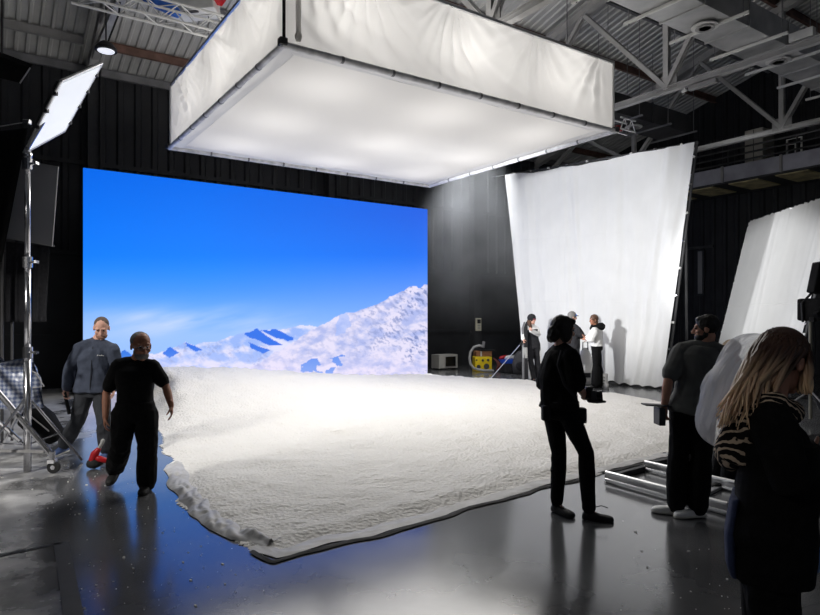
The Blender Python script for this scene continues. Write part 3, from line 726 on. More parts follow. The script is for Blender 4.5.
# ================================================================ LEFT-HAND STANDS
B_ = P(61, 81, 6.7); BA = V((.142, .6, .435)); BC = V((-.823, .7, -.581)); nP = BC.cross(BA).normalized()
if nP.x < 0: nP = -nP
pole = V((-4.25, 7.0, 0))
pl = thing('panel_light', pole, 'tall stand holding a bright tilted panel light at the left', 'light panel')
cP = B_+BA/2+BC/2
def pq(u, v): return B_+BA*u+BC*v
mb = MB(); mb.prism([pq(.03, .03), pq(.97, .03), pq(.97, .97), pq(.03, .97)], nP*.012)
mp_ = bpy.data.materials.new('panel_diffuser'); mp_.use_nodes = True; bb = mp_.node_tree.nodes['Principled BSDF']; bb.inputs['Base Color'].default_value = (.8, .8, .8, 1)
bb.inputs['Emission Color'].default_value = (.93, .97, 1, 1); bb.inputs['Emission Strength'].default_value = .55
mb.build('diffuser', mp_, pl)
for a, b in (((0, 0), (1, 0)), ((1, 0), (1, 1)), ((1, 1), (0, 1)), ((0, 1), (0, 0))):
    mb = MB(); mb.tube([pq(*a), pq(*b)], .016, 8); mb.build('frame_tube', 'alu', pl)
mb = MB(); mb.prism([pq(.06, .06), pq(.94, .06), pq(.94, .94), pq(.06, .94)], -nP*.06); mb.build('backing', 'black', pl)
mb = MB(); top = pole+V((0, 0, 3.52)); mb.tube([top-V((0, 0, .05)), top+V((0, 0, .08)), cP-nP*.10, cP-nP*.03], .022, 8); mb.ell(top, (.05, .05, .06)); mb.build('bracket', 'chrome', pl)
for z0, z1, r in ((0, 1.35, .040), (1.3, 2.35, .034), (2.3, 3.5, .029)):
    mb = MB(); mb.tube([pole+V((0, 0, z0+.005)), pole+V((0, 0, z1))], r, 14); mb.build('pole', 'chrome', pl, smooth=True)
for z in (1.33, 2.33, 3.42):
    mb = MB(); mb.tube([pole+V((0, 0, z-.06)), pole+V((0, 0, z+.06))], .052, 12); mb.tube([pole+V((.03, -.02, z)), pole+V((.12, -.05, z))], .014, 8); mb.box(pole+V((.13, -.05, z)), (.02, .06, .03)); mb.build('collar', 'chrome', pl)
for ang in (1.0, 2.7, 4.1):
    d = V((math.cos(ang), math.sin(ang), 0)); mb = MB(); mb.tube([pole+V((0, 0, .85)), pole+d*.62+V((0, 0, .02))], .016, 8); mb.tube([pole+V((0, 0, .3)), pole+d*.35+V((0, 0, .38))], .01, 6); mb.build('leg', 'chrome', pl)
for v in (.15, .38, .6, .85):
    for u in (0, 1):
        mb = MB(); mb.box(pq(u, v), (.05, .05, .06), None, .01); mb.build('clip', 'steel_dark', pl)
al = area('panel_light_lamp', cP+nP*.06, cP+nP*2, .8, .8, 25, (.96, .98, 1), 120)
# rolling stand
base = V((-5.05, 6.95, 0))
rs_ = thing('rolling_stand', base, 'heavy wheeled steel stand cut off by the left edge', 'stand')
mb = MB(); mb.tube([base+V((0, 0, .15)), base+V((0, 0, 2.2))], .04, 12); mb.build('column', 'chrome', rs_)
for ang in (0.0, 2.1, 4.1):
    d = V((math.cos(ang), math.sin(ang), 0)); foot = base+d*1.1
    mb = MB(); mb.tube([base+d*.05+V((0, 0, 1.42)), foot+V((0, 0, .2))], .032, 10); mb.build('leg', 'chrome', rs_)
    mb = MB(); mb.beam(base+V((0, 0, .26)), foot+V((-.08, 0, .24)), .045, .03); mb.build('brace', 'steel_pale', rs_)
    mb = MB(); mb.tube([foot+V((0, 0, .24)), foot+V((0, 0, .14))], .035, 10); mb.box(foot+V((.0, 0, .135)), (.09, .07, .05), None, .01); mb.build('caster_fork', 'chrome', rs_)
    mb = MB(); mb.tube([foot+V((.02, -.022, .066)), foot+V((.02, .022, .066))], .065, 20); w_ = mb.build('caster_wheel', 'rubber', rs_)
    mb = MB(); mb.tube([foot+V((.02, -.026, .066)), foot+V((.02, .026, .066))], .025, 12); mb.build('hub', 'chrome', w_)
mb = MB(); mb.tube([base+V((.03, 0, 1.02)), base+V((.78, -.05, .36))], .024, 8); mb.build('inner_strut', 'chrome', rs_)
# grey net flag
fp = [P(14, 158, 8.3), P(58, 167, 8.3), P(52, 246, 8.3), P(-8, 236, 8.3)]
M['net'] = mat('grey_net', (.30, .30, .31), .8, spec=.2, trans=.3)
t = thing('net_flag', V((fp[2].x, 8.3, 0)), 'grey net flag in a thin wire frame behind the light pole', 'flag')
mb = MB(); mb.prism(fp, V((0, .008, 0))); mb.build('net', 'net', t)
mb = MB(); mb.tube(fp, .012, 8, closed=True); mb.build('wire_frame', 'steel_pale', t)
mb = MB(); xx = P(2, 240, 8.4); mb.tube([V((xx.x, 8.4, .02)), xx+V((0, 0, .3))], .02, 8); mb.build('stand_pole', 'steel_dark', t)
mb = MB(); mb.ell(xx+V((0, -.12, 0)), (.07, .05, .07)); mb.tube([xx+V((-.05, -.14, .02)), xx+V((.14, -.16, -.02))], .02, 8); mb.build('grip_head', 'chrome', t)
# black drape under the net flag and big black flag
def drape(px0, px1, pt, pb, Yd, name, label, m, seed, skew=0):
    def f(u, v):
        x = px0+(px1-px0)*u+skew*(1-v); y = pb+(pt-pb)*v
        return P(x, y, Yd+.05*n1(u*6, v*.6, seed)+.03*n1(u*14, v, seed))
    mb = MB(); mb.grid(f, 40, 30); o = mb.build(name, m, smooth=True, thick=.006); return o
t = thing('black_drape', V((-5.0, 8.6, 0)), 'black cloth hanging below the grey net flag', 'drape')
def dr(u, v):
    x = 6+(44)*u-4*(1-v)*(1 if u > .5 else 0); y = 322+(240-322)*v
    return P(x, y, 8.6+.06*n1(u*6, v*.6, 3)+.03*n1(u*14, v, 4))
mb = MB(); mb.grid(dr, 40, 24); mb.build('cloth', 'soft_black', t, smooth=True, thick=.006)
mb = MB(); mb.tube([P(2, 240, 8.6), P(54, 246, 8.6)], .014, 8); mb.build('top_rod', 'steel_dark', t)
mb = MB(); e = P(54, 246, 8.6); mb.tube([V((P(12, 0, 8.7).x, 8.7, .02)), P(12, 238, 8.7)], .018, 8); mb.build('stand_pole', 'steel_dark', t)
t = thing('black_flag', V((P(4, 0, 8).x, 7.9, 0)), 'large black flag on an arm at the upper left edge', 'flag')
def bf2(u, v):
    x = -40+68*u-26*(1-v)*u; y = 262+(128+8*(1-u)-262)*v
    return P(x, y, 8.15+.05*n1(u*7, v, 8)+.03*n1(u*15, v, 1))
mb = MB(); mb.grid(bf2, 40, 24); mb.build('cloth', 'black_cloth', t, smooth=True, thick=.006)
mb = MB(); mb.tube([P(-42, 134, 8.13), P(28, 122, 8.13)], .012, 8); mb.build('arm', 'chrome', t)
mb = MB(); mb.box(P(27, 122, 8.12), (.09, .06, .06), None, .01); mb.build('clamp', 'chrome', t)
mb = MB(); mb.tube([V((P(-38, 0, 7.9).x, 7.9, .02)), P(-38, 130, 7.9)], .02, 8); mb.build('stand_pole', 'steel_dark', t)
# dark lamp head at the upper left corner
t = thing('flat_lamp', P(10, 82, 10), 'black flat lamp hanging in the upper left corner', 'lamp head')
q4 = [P(-12, 52, 10), P(30, 68, 10), P(20, 83, 10.2), P(-16, 74, 10.2)]
mb = MB(); mb.prism(q4, V((-.02, .10, .10))); mb.build('housing', 'black_cloth', t)
mb = MB(); mb.tube([q4[1], q4[2]], .012, 6); mb.build('edge_strip', 'steel_pale', t)
mb = MB(); mb.tube([P(2, 60, 10.1), P(2, 60, 10.1)+V((0, 0, 4.2))], .02, 8); mb.build('suspension', 'steel_dark', t)
# checked bag and black bag on the floor
def check_mat():
    m = mat('checked_plastic', (.5, .5, .5), .35, spec=.6); nt = m.node_tree; N = nt.nodes; L = nt.links; tc = N['Texture Coordinate']; outs = []
    for ax, sc in (('X', 19), ('Z', 19)):
        w_ = N.new('ShaderNodeTexWave'); w_.bands_direction = ax; w_.inputs['Scale'].default_value = sc/3; w_.inputs['Distortion'].default_value = .6; L.new(tc.outputs['Object'], w_.inputs['Vector']); outs.append(w_.outputs['Fac'])
    mu = N.new('ShaderNodeMath'); mu.operation = 'ADD'; L.new(outs[0], mu.inputs[0]); L.new(outs[1], mu.inputs[1])
    r = N.new('ShaderNodeValToRGB'); r.color_ramp.elements[0].position = .3; r.color_ramp.elements[1].position = .75; r.color_ramp.elements[0].color = (.10, .13, .24, 1); r.color_ramp.elements[1].color = (.40, .43, .50, 1)
    hf = N.new('ShaderNodeMath'); hf.operation = 'MULTIPLY'; hf.inputs[1].default_value = .5; L.new(mu.outputs[0], hf.inputs[0]); L.new(hf.outputs[0], r.inputs[0]); L.new(r.outputs[0], N['Principled BSDF'].inputs['Base Color']); return m
t = thing('checked_bag', V((-4.75, 7.6, .62)), 'blue and white checked plastic bag slung on the wheeled stand', 'bag')
mb = MB(); c = P(18, 386, 7.55)
def cb(u, v):
    a = 2*math.pi*u; z = -.26+.56*v; r = (.26+.06*n1(math.cos(a)*2+4, math.sin(a)*2, v*3))*(1-.12*v)
    return c+V((r*math.cos(a)*1.05-.05*v, r*.55*math.sin(a), z+.10*math.sin(a*2+1)*v-.06*math.cos(a)*v))
mb.grid(cb, 40, 16); mb.bm.verts.ensure_lookup_table(); bmesh.ops.holes_fill(mb.bm, edges=[e for e in mb.bm.edges if e.is_boundary], sides=0)
mb.build('bag_body', check_mat(), t, smooth=True)
mb = MB(); h = P(34, 378, 7.5); mb.tube([h+V((-.12, 0, .12)), h+V((.02, 0, .06)), h+V((.12, 0, -.10)), h+V((-.02, 0, -.12))], .008, 6); mb.build('strap', 'steel_pale', t)
t = thing('black_bag', V((-4.4, 8.3, 0)), 'black slumped equipment bag leaning on the floor behind the light pole', 'bag')
mb = MB(); p0 = P(30, 414, 8.4); p1 = P(56, 436, 8.2); d = (p1-p0)
mb.loft([(p0-d*.12, V((0, .10, 0)), V((.06, 0, .08))), (p0, V((0, .2, 0)), V((.10, 0, .15))), (p0.lerp(p1, .5), V((0, .22, 0)), V((.09, 0, .16))), (p1, V((0, .16, 0)), V((.05, 0, .10))), (p1+d*.1, V((0, .06, 0)), V((.02, 0, .04)))], 20)
mb.build('bag_body', 'black_cloth', t, smooth=True)
mb = MB(); mb.tube([p0+V((0, -.2, .12)), p0.lerp(p1, .5)+V((0, -.23, .13)), p1+V((0, -.16, .09))], .008, 6); mb.build('zip', 'steel_pale', t)
# red cordless cleaner
rc = G(94, 469)
t = thing('cordless_cleaner', rc, 'red and black cordless hand tool standing on the shiny floor', 'hand tool')
mb = MB(); mb.rtube([rc+V((-.03, 0, .06)), rc+V((0, 0, .06)), rc+V((.04, .04, .07))], [.055, .06, .05]); mb.build('motor_base', 'rubber', t, smooth=True)
mb = MB(); mb.rtube([rc+V((-.02, 0, .10)), rc+V((.01, 0, .17)), rc+V((.05, 0, .22))], [.04, .045, .03]); mb.rtube([rc+V((.05, 0, .12)), rc+V((.13, .02, .09))], [.035, .03]); mb.build('body_shell', 'red', t, smooth=True)
mb = MB(); mb.rtube([rc+V((.04, 0, .21)), rc+V((.09, 0, .29)), rc+V((.10, 0, .32))], [.018, .02, .022]); mb.build('handle', 'grey_plastic', t, smooth=True)

# ================================================================ RIGHT-HAND KIT
fr0 = G(660, 490)
t = thing('floor_frame', fr0, 'open aluminium frame lying on the floor by the man in white shoes', 'frame')
def rail(p, q):
    mb = MB(); d = (q-p).normalized(); s = V((-d.y, d.x, 0))
    mb.tube([p+V((0, 0, .10)), q+V((0, 0, .10))], .022, 10); mb.tube([p+V((0, 0, .025)), q+V((0, 0, .025))], .022, 10); mb.beam(p+V((0, 0, .06)), q+V((0, 0, .06)), .02, .05)
    return mb.build('rail', 'alu', t)
rail(G(606, 482), G(728, 516)); rail(G(645, 471), G(745, 495))
mb = MB(); mb.beam(G(607, 481)+V((0, 0, .03)), G(646, 470)+V((0, 0, .03)), .06, .05); mb.build('crossbar', 'steel_dark', t)
mb = MB(); mb.beam(G(648, 467)+V((0, 0, .03)), G(698, 456)+V((0, 0, .03)), .06, .05); mb.build('crossbar', 'steel_dark', t)
mb = MB(); mb.beam(G(690, 503)+V((0, 0, .02)), G(722, 488)+V((0, 0, .02)), .05, .03); mb.build('crossbar', 'alu', t)
sp_ = V((6.42, 10.1, 0))
t = thing('lamp_stand', sp_, 'black lamp stand with a dark lamp head at the right edge', 'lamp stand')
mb = MB(); mb.tube([sp_+V((0, 0, .1)), sp_+V((0, 0, 2.0))], .028, 10); mb.build('pole', mat('tan_pole', (.22, .21, .17), .4, .5), t)
for ang in (.7, 2.9, 4.9):
    d = V((math.cos(ang), math.sin(ang), 0)); mb = MB(); mb.tube([sp_+V((0, 0, .55)), sp_+d*.7+V((0, 0, .02))], .016, 8); mb.build('leg', 'steel', t)
mb = MB(); h = sp_+V((.08, 0, 1.85)); mb.box(h, (.34, .4, .36), Matrix.Rotation(.4, 3, 'Z'), .04); [mb.box(h+V((-.17+.06*k, -.2, -.16+.1*(k % 3))), (.05, .12, .07), Matrix.Rotation(k, 3, 'Y'), .01) for k in range(6)]; mb.build('lamp_head', 'black_cloth', t)
mb = MB(); mb.tube([h+V((-.2, 0, -.2)), h+V((-.22, 0, .1)), h+V((-.05, 0, .28)), h+V((.15, 0, .3))], .02, 8); mb.build('yoke', 'black', t)
mb = MB(); mb.box(h+V((.02, -.05, .5)), (.2, .2, .5), Matrix.Rotation(.2, 3, 'Y'), .03); mb.build('battery_pack', 'black_cloth', t)
mb = MB(); mb.tube([sp_+V((-.05, 0, .9)), sp_+V((-.14, 0, .92))], .012, 6); mb.tube([sp_+V((0, 0, .85)), sp_+V((0, 0, .95))], .04, 10); mb.build('collar', 'steel', t)

# kit along the back wall
t = thing('wall_phone', P(475, 345, 20.2), 'pale wall phone box on the black pillar', 'wall phone'); pc_ = P(475.5, 324.5, 22.4)
pb0 = R(1.05, .30, pc_.z)
mb = MB(); mb.box(pb0, (.24, .06, .46), ROT, .015); mb.build('phone_body', mat('beige_plastic', rgb(196, 192, 170), .5), t)
mb = MB(); mb.box(pb0+E2*.035+V((0, 0, .11)), (.15, .012, .14), ROT); mb.build('display', 'glass_dark', t)
for k in range(2):
    mb = MB(); mb.box(pb0+E2*.035+V((0, 0, -.04-.09*k)), (.12, .012, .04), ROT); mb.build('button', 'grey_plastic', t)
ap = G(445, 370.5); ap = R(-.55, .62)
c = P(444.5, 363, 21.3)
t = thing('appliance', V((c.x, c.y, 0)), 'pale boxy appliance with a dark front on the floor by the back wall', 'appliance')
mb = MB(); mb.box((c.x, c.y, .28), (.78, .45, .46), ROT, .02); mb.build('casing', mat('cream_enamel', rgb(170, 168, 162), .45), t)
mb = MB(); mb.box(V((c.x+.07, c.y, .28))+E2*.225, (.42, .02, .32), ROT, .01); mb.build('front_panel', 'glass_dark', t)
for s in (-.33, .33):
    mb = MB(); mb.box(V((c.x, c.y, .03))+E1*s, (.05, .4, .06), ROT); mb.build('foot', 'rubber', t)
yc = V(((482-CX)/F*20.6, 20.6, 0))
t = thing('yellow_crate', yc, 'yellow crate on the floor beneath the wall phone', 'crate')
mb = MB(); mb.box(yc+V((0, 0, .24)), (.56, .42, .48), Matrix.Rotation(.15, 3, 'Z'), .03); mb.build('crate_body', 'yellow', t)
for k, (x, z, r) in enumerate(((-.14, .15, .07), (.12, .17, .09), (.0, .36, .04), (.17, .37, .04), (-.2, .37, .03))):
    mb = MB(); p = yc+V((x, -.215-.05*abs(x), z)); mb.tube([p, p+V((.0, -.02, 0))], r, 16); mb.build('cap', 'steel_dark', t)
t = thing('cardboard_box', yc+V((0, 0, .48)), 'brown cardboard box standing on the yellow crate', 'box')
mb = MB(); mb.box(yc+V((.02, 0, .575)), (.52, .36, .17), Matrix.Rotation(.15, 3, 'Z'), .005); mb.build('box_body', 'card', t)
mb = MB(); mb.box(yc+V((-.05, -.185, .575)), (.05, .02, .172), Matrix.Rotation(.15, 3, 'Z')); mb.build('tape', 'white_paint', t)
t = thing('grey_hose', yc+V((-.4, 0, 0)), 'thick grey hose looping beside the yellow crate', 'hose')
hp = lambda x, y: P(x, y, 20.15)
pts = [hp(483, 346.5), hp(479, 345.5), hp(474, 347), hp(470.5, 352), hp(469.5, 358), hp(470.5, 364), hp(473.5, 368), hp(477, 369.3), hp(484, 370.5), hp(494, 371.5)]
for p in pts: p.z = max(p.z, .045)
mb = MB(); mb.tube(pts, .042, 10); mb.build('hose_tube', mat('grey_hose', (.30, .30, .30), .5), t, smooth=True)
mb = MB(); mb.tube([hp(483, 347.5), hp(484, 341.5)], .05, 10); mb.build('nozzle', 'steel', t)
t = thing('black_plate', yc+V((.1, 0, .66)), 'thin black tray on top of the cardboard box', 'tray'); mb = MB(); mb.box(yc+V((.16, 0, .68)), (.5, .4, .035), Matrix.Rotation(.15, 3, 'Z'), .006); mb.build('tray_board', 'black', t)
t = thing('red_hose', yc+V((.45, 0, 0)), 'dark red hoses bunched right of the yellow crate', 'hose')
mb = MB()
for k in range(3):
    x = .36+.05*k; mb.tube([yc+V((x, -.1, .42-.05*k)), yc+V((x+.10, -.15, .36-.05*k)), yc+V((x+.14, -.15, .2)), yc+V((x+.08, -.2, .04))], .028, 8)
mb.build('hose_tube', mat('oxblood_rubber', rgb(96, 48, 48), .6), t, smooth=True)
kc = V(((510-CX)/F*19.9, 19.9, 0))
t = thing('black_case', kc, 'low black case on the floor left of the skier with the helmet', 'case')
mb = MB(); mb.box(kc+V((.12, 0, .14)), (.74, .42, .26), Matrix.Rotation(.2, 3, 'Z'), .04); mb.build('case_body', 'soft_black', t)
mb = MB(); mb.box(kc+V((.12, -.01, .275)), (.70, .40, .04), Matrix.Rotation(.2, 3, 'Z'), .015); mb.build('lid', 'black', t)
t = thing('blue_tray', kc+V((-.04, 0, .30)), 'blue tray full of small things on the black case', 'tray')
mb = MB(); mb.loft([(kc+V((-.06, 0, .30)), V((.22, 0, 0)), V((0, .15, 0))), (kc+V((-.06, 0, .42)), V((.30, 0, 0)), V((0, .19, 0)))], 24, 5); mb.build('tray_body', 'blue', t)
for nm, dx, c_, lb in (('red_pouch', -.18, 'red', 'red pouch lying in the blue tray'), ('white_bottle', -.02, 'white_paint', 'small white bottle lying in the blue tray'), ('grey_pouch', .12, 'grey_plastic', 'grey pouch lying in the blue tray')):
    t = thing(nm, kc+V((dx-.06, 0, .42)), lb, nm.split('_')[1]); mb = MB(); mb.rtube([kc+V((dx-.11, 0, .47)), kc+V((dx, .02, .50))], [.055, .06]); mb.build('body', c_, t, smooth=True)
    mb = MB(); mb.tube([kc+V((dx, .02, .50)), kc+V((dx+.07, .03, .53))], .03, 10); mb.build('cap', c_, t)
bk = V(((519.5-CX)/F*19.5, 19.5, 0))
t = thing('backpack', bk, 'dark backpack leaning behind the skis of the helmeted skier', 'backpack')
mb = MB(); mb.loft([(bk+V((0, 0, .02)), V((.2, 0, 0)), V((0, .14, 0))), (bk+V((0, 0, .3)), V((.23, 0, 0)), V((0, .17, 0))), (bk+V((.03, 0, .6)), V((.18, 0, 0)), V((0, .12, 0))), (bk+V((.04, 0, .72)), V((.06, 0, 0)), V((0, .05, 0)))], 20); mb.build('bag_body', mat('grey_nylon', (.05, .05, .055), .7, var=.2), t, smooth=True)
mb = MB(); mb.ell(bk+V((0, -.16, .25)), (.14, .06, .14)); mb.build('pocket', 'soft_black', t, smooth=True)
# ================================================================ PEOPLE
M['skin'] = mat('skin', rgb(196, 146, 124), .55, spec=.35, var=.08, vscale=30)
M['skin_pale'] = mat('fair_skin', rgb(214, 166, 146), .55, spec=.35, var=.08, vscale=30)
M['skin_deep'] = mat('tanned_skin', rgb(168, 116, 92), .55, spec=.35, var=.08, vscale=30)
M['eye'] = mat('eye_dark', (.03, .025, .02), .2, spec=.6)
M['denim_grey'] = mat('washed_grey_cotton', rgb(70, 76, 90), .85, spec=.2, var=.18, vscale=14, bump=.25, bscale=160)
M['trouser_grey'] = mat('grey_trousers', rgb(60, 62, 66), .85, spec=.2, var=.15, vscale=14, bump=.25, bscale=160)
M['tee_grey'] = mat('dark_grey_jersey', rgb(98, 99, 97), .85, spec=.2, var=.12, vscale=14)
M['white_knit'] = mat('white_fleece', (.76, .75, .74), .9, spec=.1, bump=.3, bscale=90)
M['hair_dark'] = mat('dark_hair', (.012, .010, .009), .5, spec=.4)
M['hair_brown'] = mat('brown_hair', rgb(88, 62, 46), .5, spec=.4, var=.25, vscale=40)
M['hair_grey'] = mat('grey_hair', rgb(120, 118, 116), .6, spec=.3, var=.2, vscale=60)
M['stubble'] = mat('stubble', rgb(150, 116, 100), .8, spec=.2, var=.15, vscale=120)
M['hair_short'] = mat('cropped_brown_hair', rgb(96, 80, 70), .7, spec=.2, var=.2, vscale=80)
M['shoe_white'] = mat('white_leather', (.72, .72, .71), .5)
M['shoe_blue'] = mat('blue_grey_suede', rgb(84, 104, 150), .7, var=.2)
M['shoe_black'] = mat('black_shoe', (.012, .012, .012), .6)
M['sole_pale'] = mat('pale_sole', (.55, .54, .50), .6)
def voxel(bm, vox, smooth=3, fold=0., fscale=9., stretch=.45, seed=0.):
    me = bpy.data.meshes.new('tmp'); bmesh.ops.recalc_face_normals(bm, faces=bm.faces); bm.to_mesh(me); bm.free()
    o = bpy.data.objects.new('tmp', me); COL.objects.link(o)
    r = o.modifiers.new('r', 'REMESH'); r.mode = 'VOXEL'; r.voxel_size = vox
    if smooth: s = o.modifiers.new('s', 'SMOOTH'); s.iterations = smooth; s.factor = .5
    dg = bpy.context.evaluated_depsgraph_get(); me2 = bpy.data.meshes.new_from_object(o.evaluated_get(dg))
    bpy.data.objects.remove(o); bpy.data.meshes.remove(me)
    if fold > 0:
        n = len(me2.vertices); c = np.empty(n*3); me2.vertices.foreach_get('co', c); c = c.reshape(-1, 3)
        nr = np.empty(n*3); me2.vertices.foreach_get('normal', nr); nr = nr.reshape(-1, 3)
        q = c*np.array([fscale, fscale, fscale*stretch]); q = q+.35*np.stack([vnoise(c*4+seed), vnoise(c*4+9+seed), vnoise(c*4+4)], 1)*fscale*.3
        k = 1-2*np.abs(vnoise(q+seed)); k2 = vnoise(q*2.3+seed+5)
        c = c+nr*(fold*(.7*k+.35*k2))[:, None]
        me2.vertices.foreach_set('co', c.ravel()); me2.update()
    return me2
class Fig:
    def __init__(s, label, base, vox=.006, group=None, sc=1.):
        s.root = thing('person', base, label, 'person', group); s.vox = vox; s.sc = sc; s.base = V(base)
    def add(s, name, bm, m, parent=None, vox=None, **k):
        me = voxel(bm, vox or s.vox, **k); n = len(me.vertices); c = np.empty(n*3); me.vertices.foreach_get('co', c)
        c = (c.reshape(-1, 3)-np.array(s.base)).ravel(); me.vertices.foreach_set('co', c); me.name = name
        me.materials.clear()
        return link(name, me, m, parent or s.root, s.base, True)
    def skel(s, J, facing, headdir, female=False, bulk=1., head_r=1.):
        s.J = {k: V(v) for k, v in J.items()}; s.f = V(facing).normalized(); s.female = female; s.bulk = bulk; s.hr = head_r
        hf = V(headdir).normalized(); side = hf.cross(V((0, 0, 1))).normalized(); s.hf = hf; s.hs = side; s.hu = side.cross(hf).normalized()
        J = s.J; s.pel = (J['hipL']+J['hipR'])/2; s.nk = J['neck']
    def hp(s, x, y, z): k = s.hr*s.sc; return s.J['head']+(s.hs*x+s.hf*y+s.hu*z)*k
    def hm(s): return Matrix((s.hs, s.hf, s.hu)).transposed()
    def hell(s, mb, c, r): k = s.hr*s.sc; mb.ell(s.hp(*c), [x*k for x in r], s.hm())
    def spine(s, t):
        J = s.J; up = s.nk-s.pel; c = s.pel+up*t
        a = max(0, min(1, t)); lat = ((J['hipR']-J['hipL']).normalized()*(1-a)+(J['shR']-J['shL']).normalized()*a).normalized()
        fw = s.f-lat*s.f.dot(lat); fw.z *= .6; fw = (fw-up.normalized()*fw.dot(up.normalized())).normalized()
        lat = (lat-up.normalized()*lat.dot(up.normalized())).normalized()
        return c, lat, fw
    TABM = [(-.16, .085, .085, 0), (-.08, .15, .112, -.01), (.02, .168, .118, -.012), (.2, .155, .112, 0), (.42, .150, .108, .006), (.65, .165, .122, .012), (.82, .172, .115, .004), (.92, .112, .08, -.008), (1., .062, .06, -.005)]
    TABF = [(-.16, .085, .085, 0), (-.08, .155, .112, -.012), (.02, .168, .115, -.015), (.2, .142, .10, 0), (.42, .122, .092, .004), (.65, .140, .118, .018), (.82, .148, .10, .004), (.92, .095, .07, -.008), (1., .052, .052, -.005)]
    def torso(s, mb, lo, hi, off=0., flare=0., cap=True):
        tab = s.TABF if s.female else s.TABM
        ts = [lo]+[r[0] for r in tab if lo+.02 < r[0] < hi-.02]+[hi]; rings = []
        for t in ts:
            w, d, y = [float(np.interp(t, [r[0] for r in tab], [r[i] for r in tab])) for i in (1, 2, 3)]
            c, lat, fw = s.spine(t); k = s.sc*s.bulk; fl = flare*max(0, (.3-t)) if flare else 0
            rings.append((c+fw*y*k, lat*(w*k+off+fl), fw*(d*k+off+fl)))
        mb.loft(rings, 24, 2.3)
    def arm(s, mb, side, k=1., off=0., upto=2.):
        J = s.J; a, b, c = J['sh'+side], J['el'+side], J['wr'+side]; q = s.sc*(.88 if s.female else 1)*k
        pts = [a, a.lerp(b, .5), b]; rs = [.056*q+off, .049*q+off, .041*q+off]
        if upto < 1: pts = [a, a.lerp(b, upto*.5), a.lerp(b, upto)]; rs = [.058*q+off, .052*q+off*1.2, .048*q+off*1.3]
        elif upto > 1:
            e = b.lerp(c, min(1, upto-1)); pts += [b.lerp(e, .35), e]; rs += [.042*q+off, .030*q+off]
        mb.rtube(pts, rs)
        cc, lat, fw = s.spine(.84); mb.rtube([cc.lerp(a, .45), a], [.066*q+off, .052*q+off]); n_ = s.spine(.97)[0]; mb.rtube([n_, n_.lerp(a, .55)+V((0, 0, .012)), a], [.052*q+off, .046*q+off, .050*q+off])
    def leg(s, mb, side, off=0., hem=0., stop=1., straight=0.):
        J = s.J; h, k, a = J['hip'+side], J['kn'+side], J['an'+side]; q = s.sc*s.bulk
        e = k.lerp(a, stop)
        pts = [h, h.lerp(k, .5), k, k.lerp(e, .35), e]; base = [.088, .074, .056, .056, .040]
        rs = [base[i]*q+off*(1 if i < 4 else 1)+(hem if i == 4 else hem*.5 if i == 3 else 0) for i in range(5)]
        mb.rtube(pts, rs)
    def headblob(s, mb, lips=True):
        s.hell(mb, (0, -.012, .028), (.074, .093, .086)); s.hell(mb, (0, .028, -.035), (.058, .058, .075)); s.hell(mb, (0, .066, -.096), (.024, .020, .018)); s.hell(mb, (0, .02, -.075), (.052, .055, .035))
        k = s.hr*s.sc
        mb.rtube([s.hp(0, .082, .018), s.hp(0, .100, -.014), s.hp(0, .106, -.026)], [.009*k, .012*k, .014*k], 10)
        for x in (-1, 1):
            s.hell(mb, (x*.014, .092, -.028), (.010, .010, .009)); s.hell(mb, (x*.030, .076, .030), (.026, .014, .009)); s.hell(mb, (x*.040, .060, -.022), (.024, .022, .022)); s.hell(mb, (x*.076, -.006, -.006), (.010, .022, .031))
        if lips: s.hell(mb, (0, .083, -.058), (.024, .010, .007)); s.hell(mb, (0, .081, -.070), (.020, .010, .007))
        mb.rtube([s.nk, s.hp(0, -.022, -.07)], [(.056 if s.female else .064)*s.sc, (.050 if s.female else .058)*s.sc])
    def hand(s, mb, side, d=None, pn=None, curl=.5, spread=1.):
        J = s.J; w = J['wr'+side]; d = (V(d) if d else (w-J['el'+side])).normalized(); k = s.sc*(.9 if s.female else 1)
        pn = V(pn) if pn else s.f.cross(d)*(1 if side == 'R' else -1)
        if pn.length < .1: pn = V((0, 1, 0))
        pn = (pn-d*pn.dot(d)).normalized(); lt = d.cross(pn).normalized()
        if lt.dot(s.f) < 0: lt = -lt                                        # thumb side towards the front
        m = Matrix((lt, d, pn)).transposed()
        mb.rtube([w-d*.03*k, w+d*.02*k], [.027*k, .027*k])
        mb.ell(w+d*.052*k, (.041*k, .052*k, .017*k), m); mb.ell(w+d*.078*k, (.040*k, .022*k, .014*k), m)
        for i, (x, L_) in enumerate(((.030, .068), (.010, .078), (-.010, .072), (-.029, .056))):
            p = w+d*.086*k+lt*x*k; dd = (d+lt*x*2.0*spread).normalized(); pts = [p-d*.02*k, p]
            for seg, fr in enumerate((.42, .32, .26)):
                ang = curl*(.5+.45*seg)+.06*i*curl; dv = dd*math.cos(ang)+pn*math.sin(ang); p = p+dv*L_*fr*k; pts.append(p)
            mb.rtube(pts, [.0095*k, .0092*k, .0086*k, .0080*k, .0070*k], 8)
        p = w+d*.030*k+lt*.026*k; d1 = (d*.6+lt*.75+pn*.35).normalized(); p1 = p+d1*.040*k; d2 = (d*.85+lt*.3+pn*.5*(.5+curl)).normalized(); p2 = p1+d2*.032*k; p3 = p2+(d2+pn*.3*curl).normalized()*.024*k
        mb.rtube([p, p1, p2, p3], [.014*k, .0115*k, .0102*k, .0085*k], 8)
    def footframe(s, side):
        a = s.J['an'+side]; d = V(s.J['toe'+side])-a; d = V((d.x, d.y, d.z+.0)); return a, d
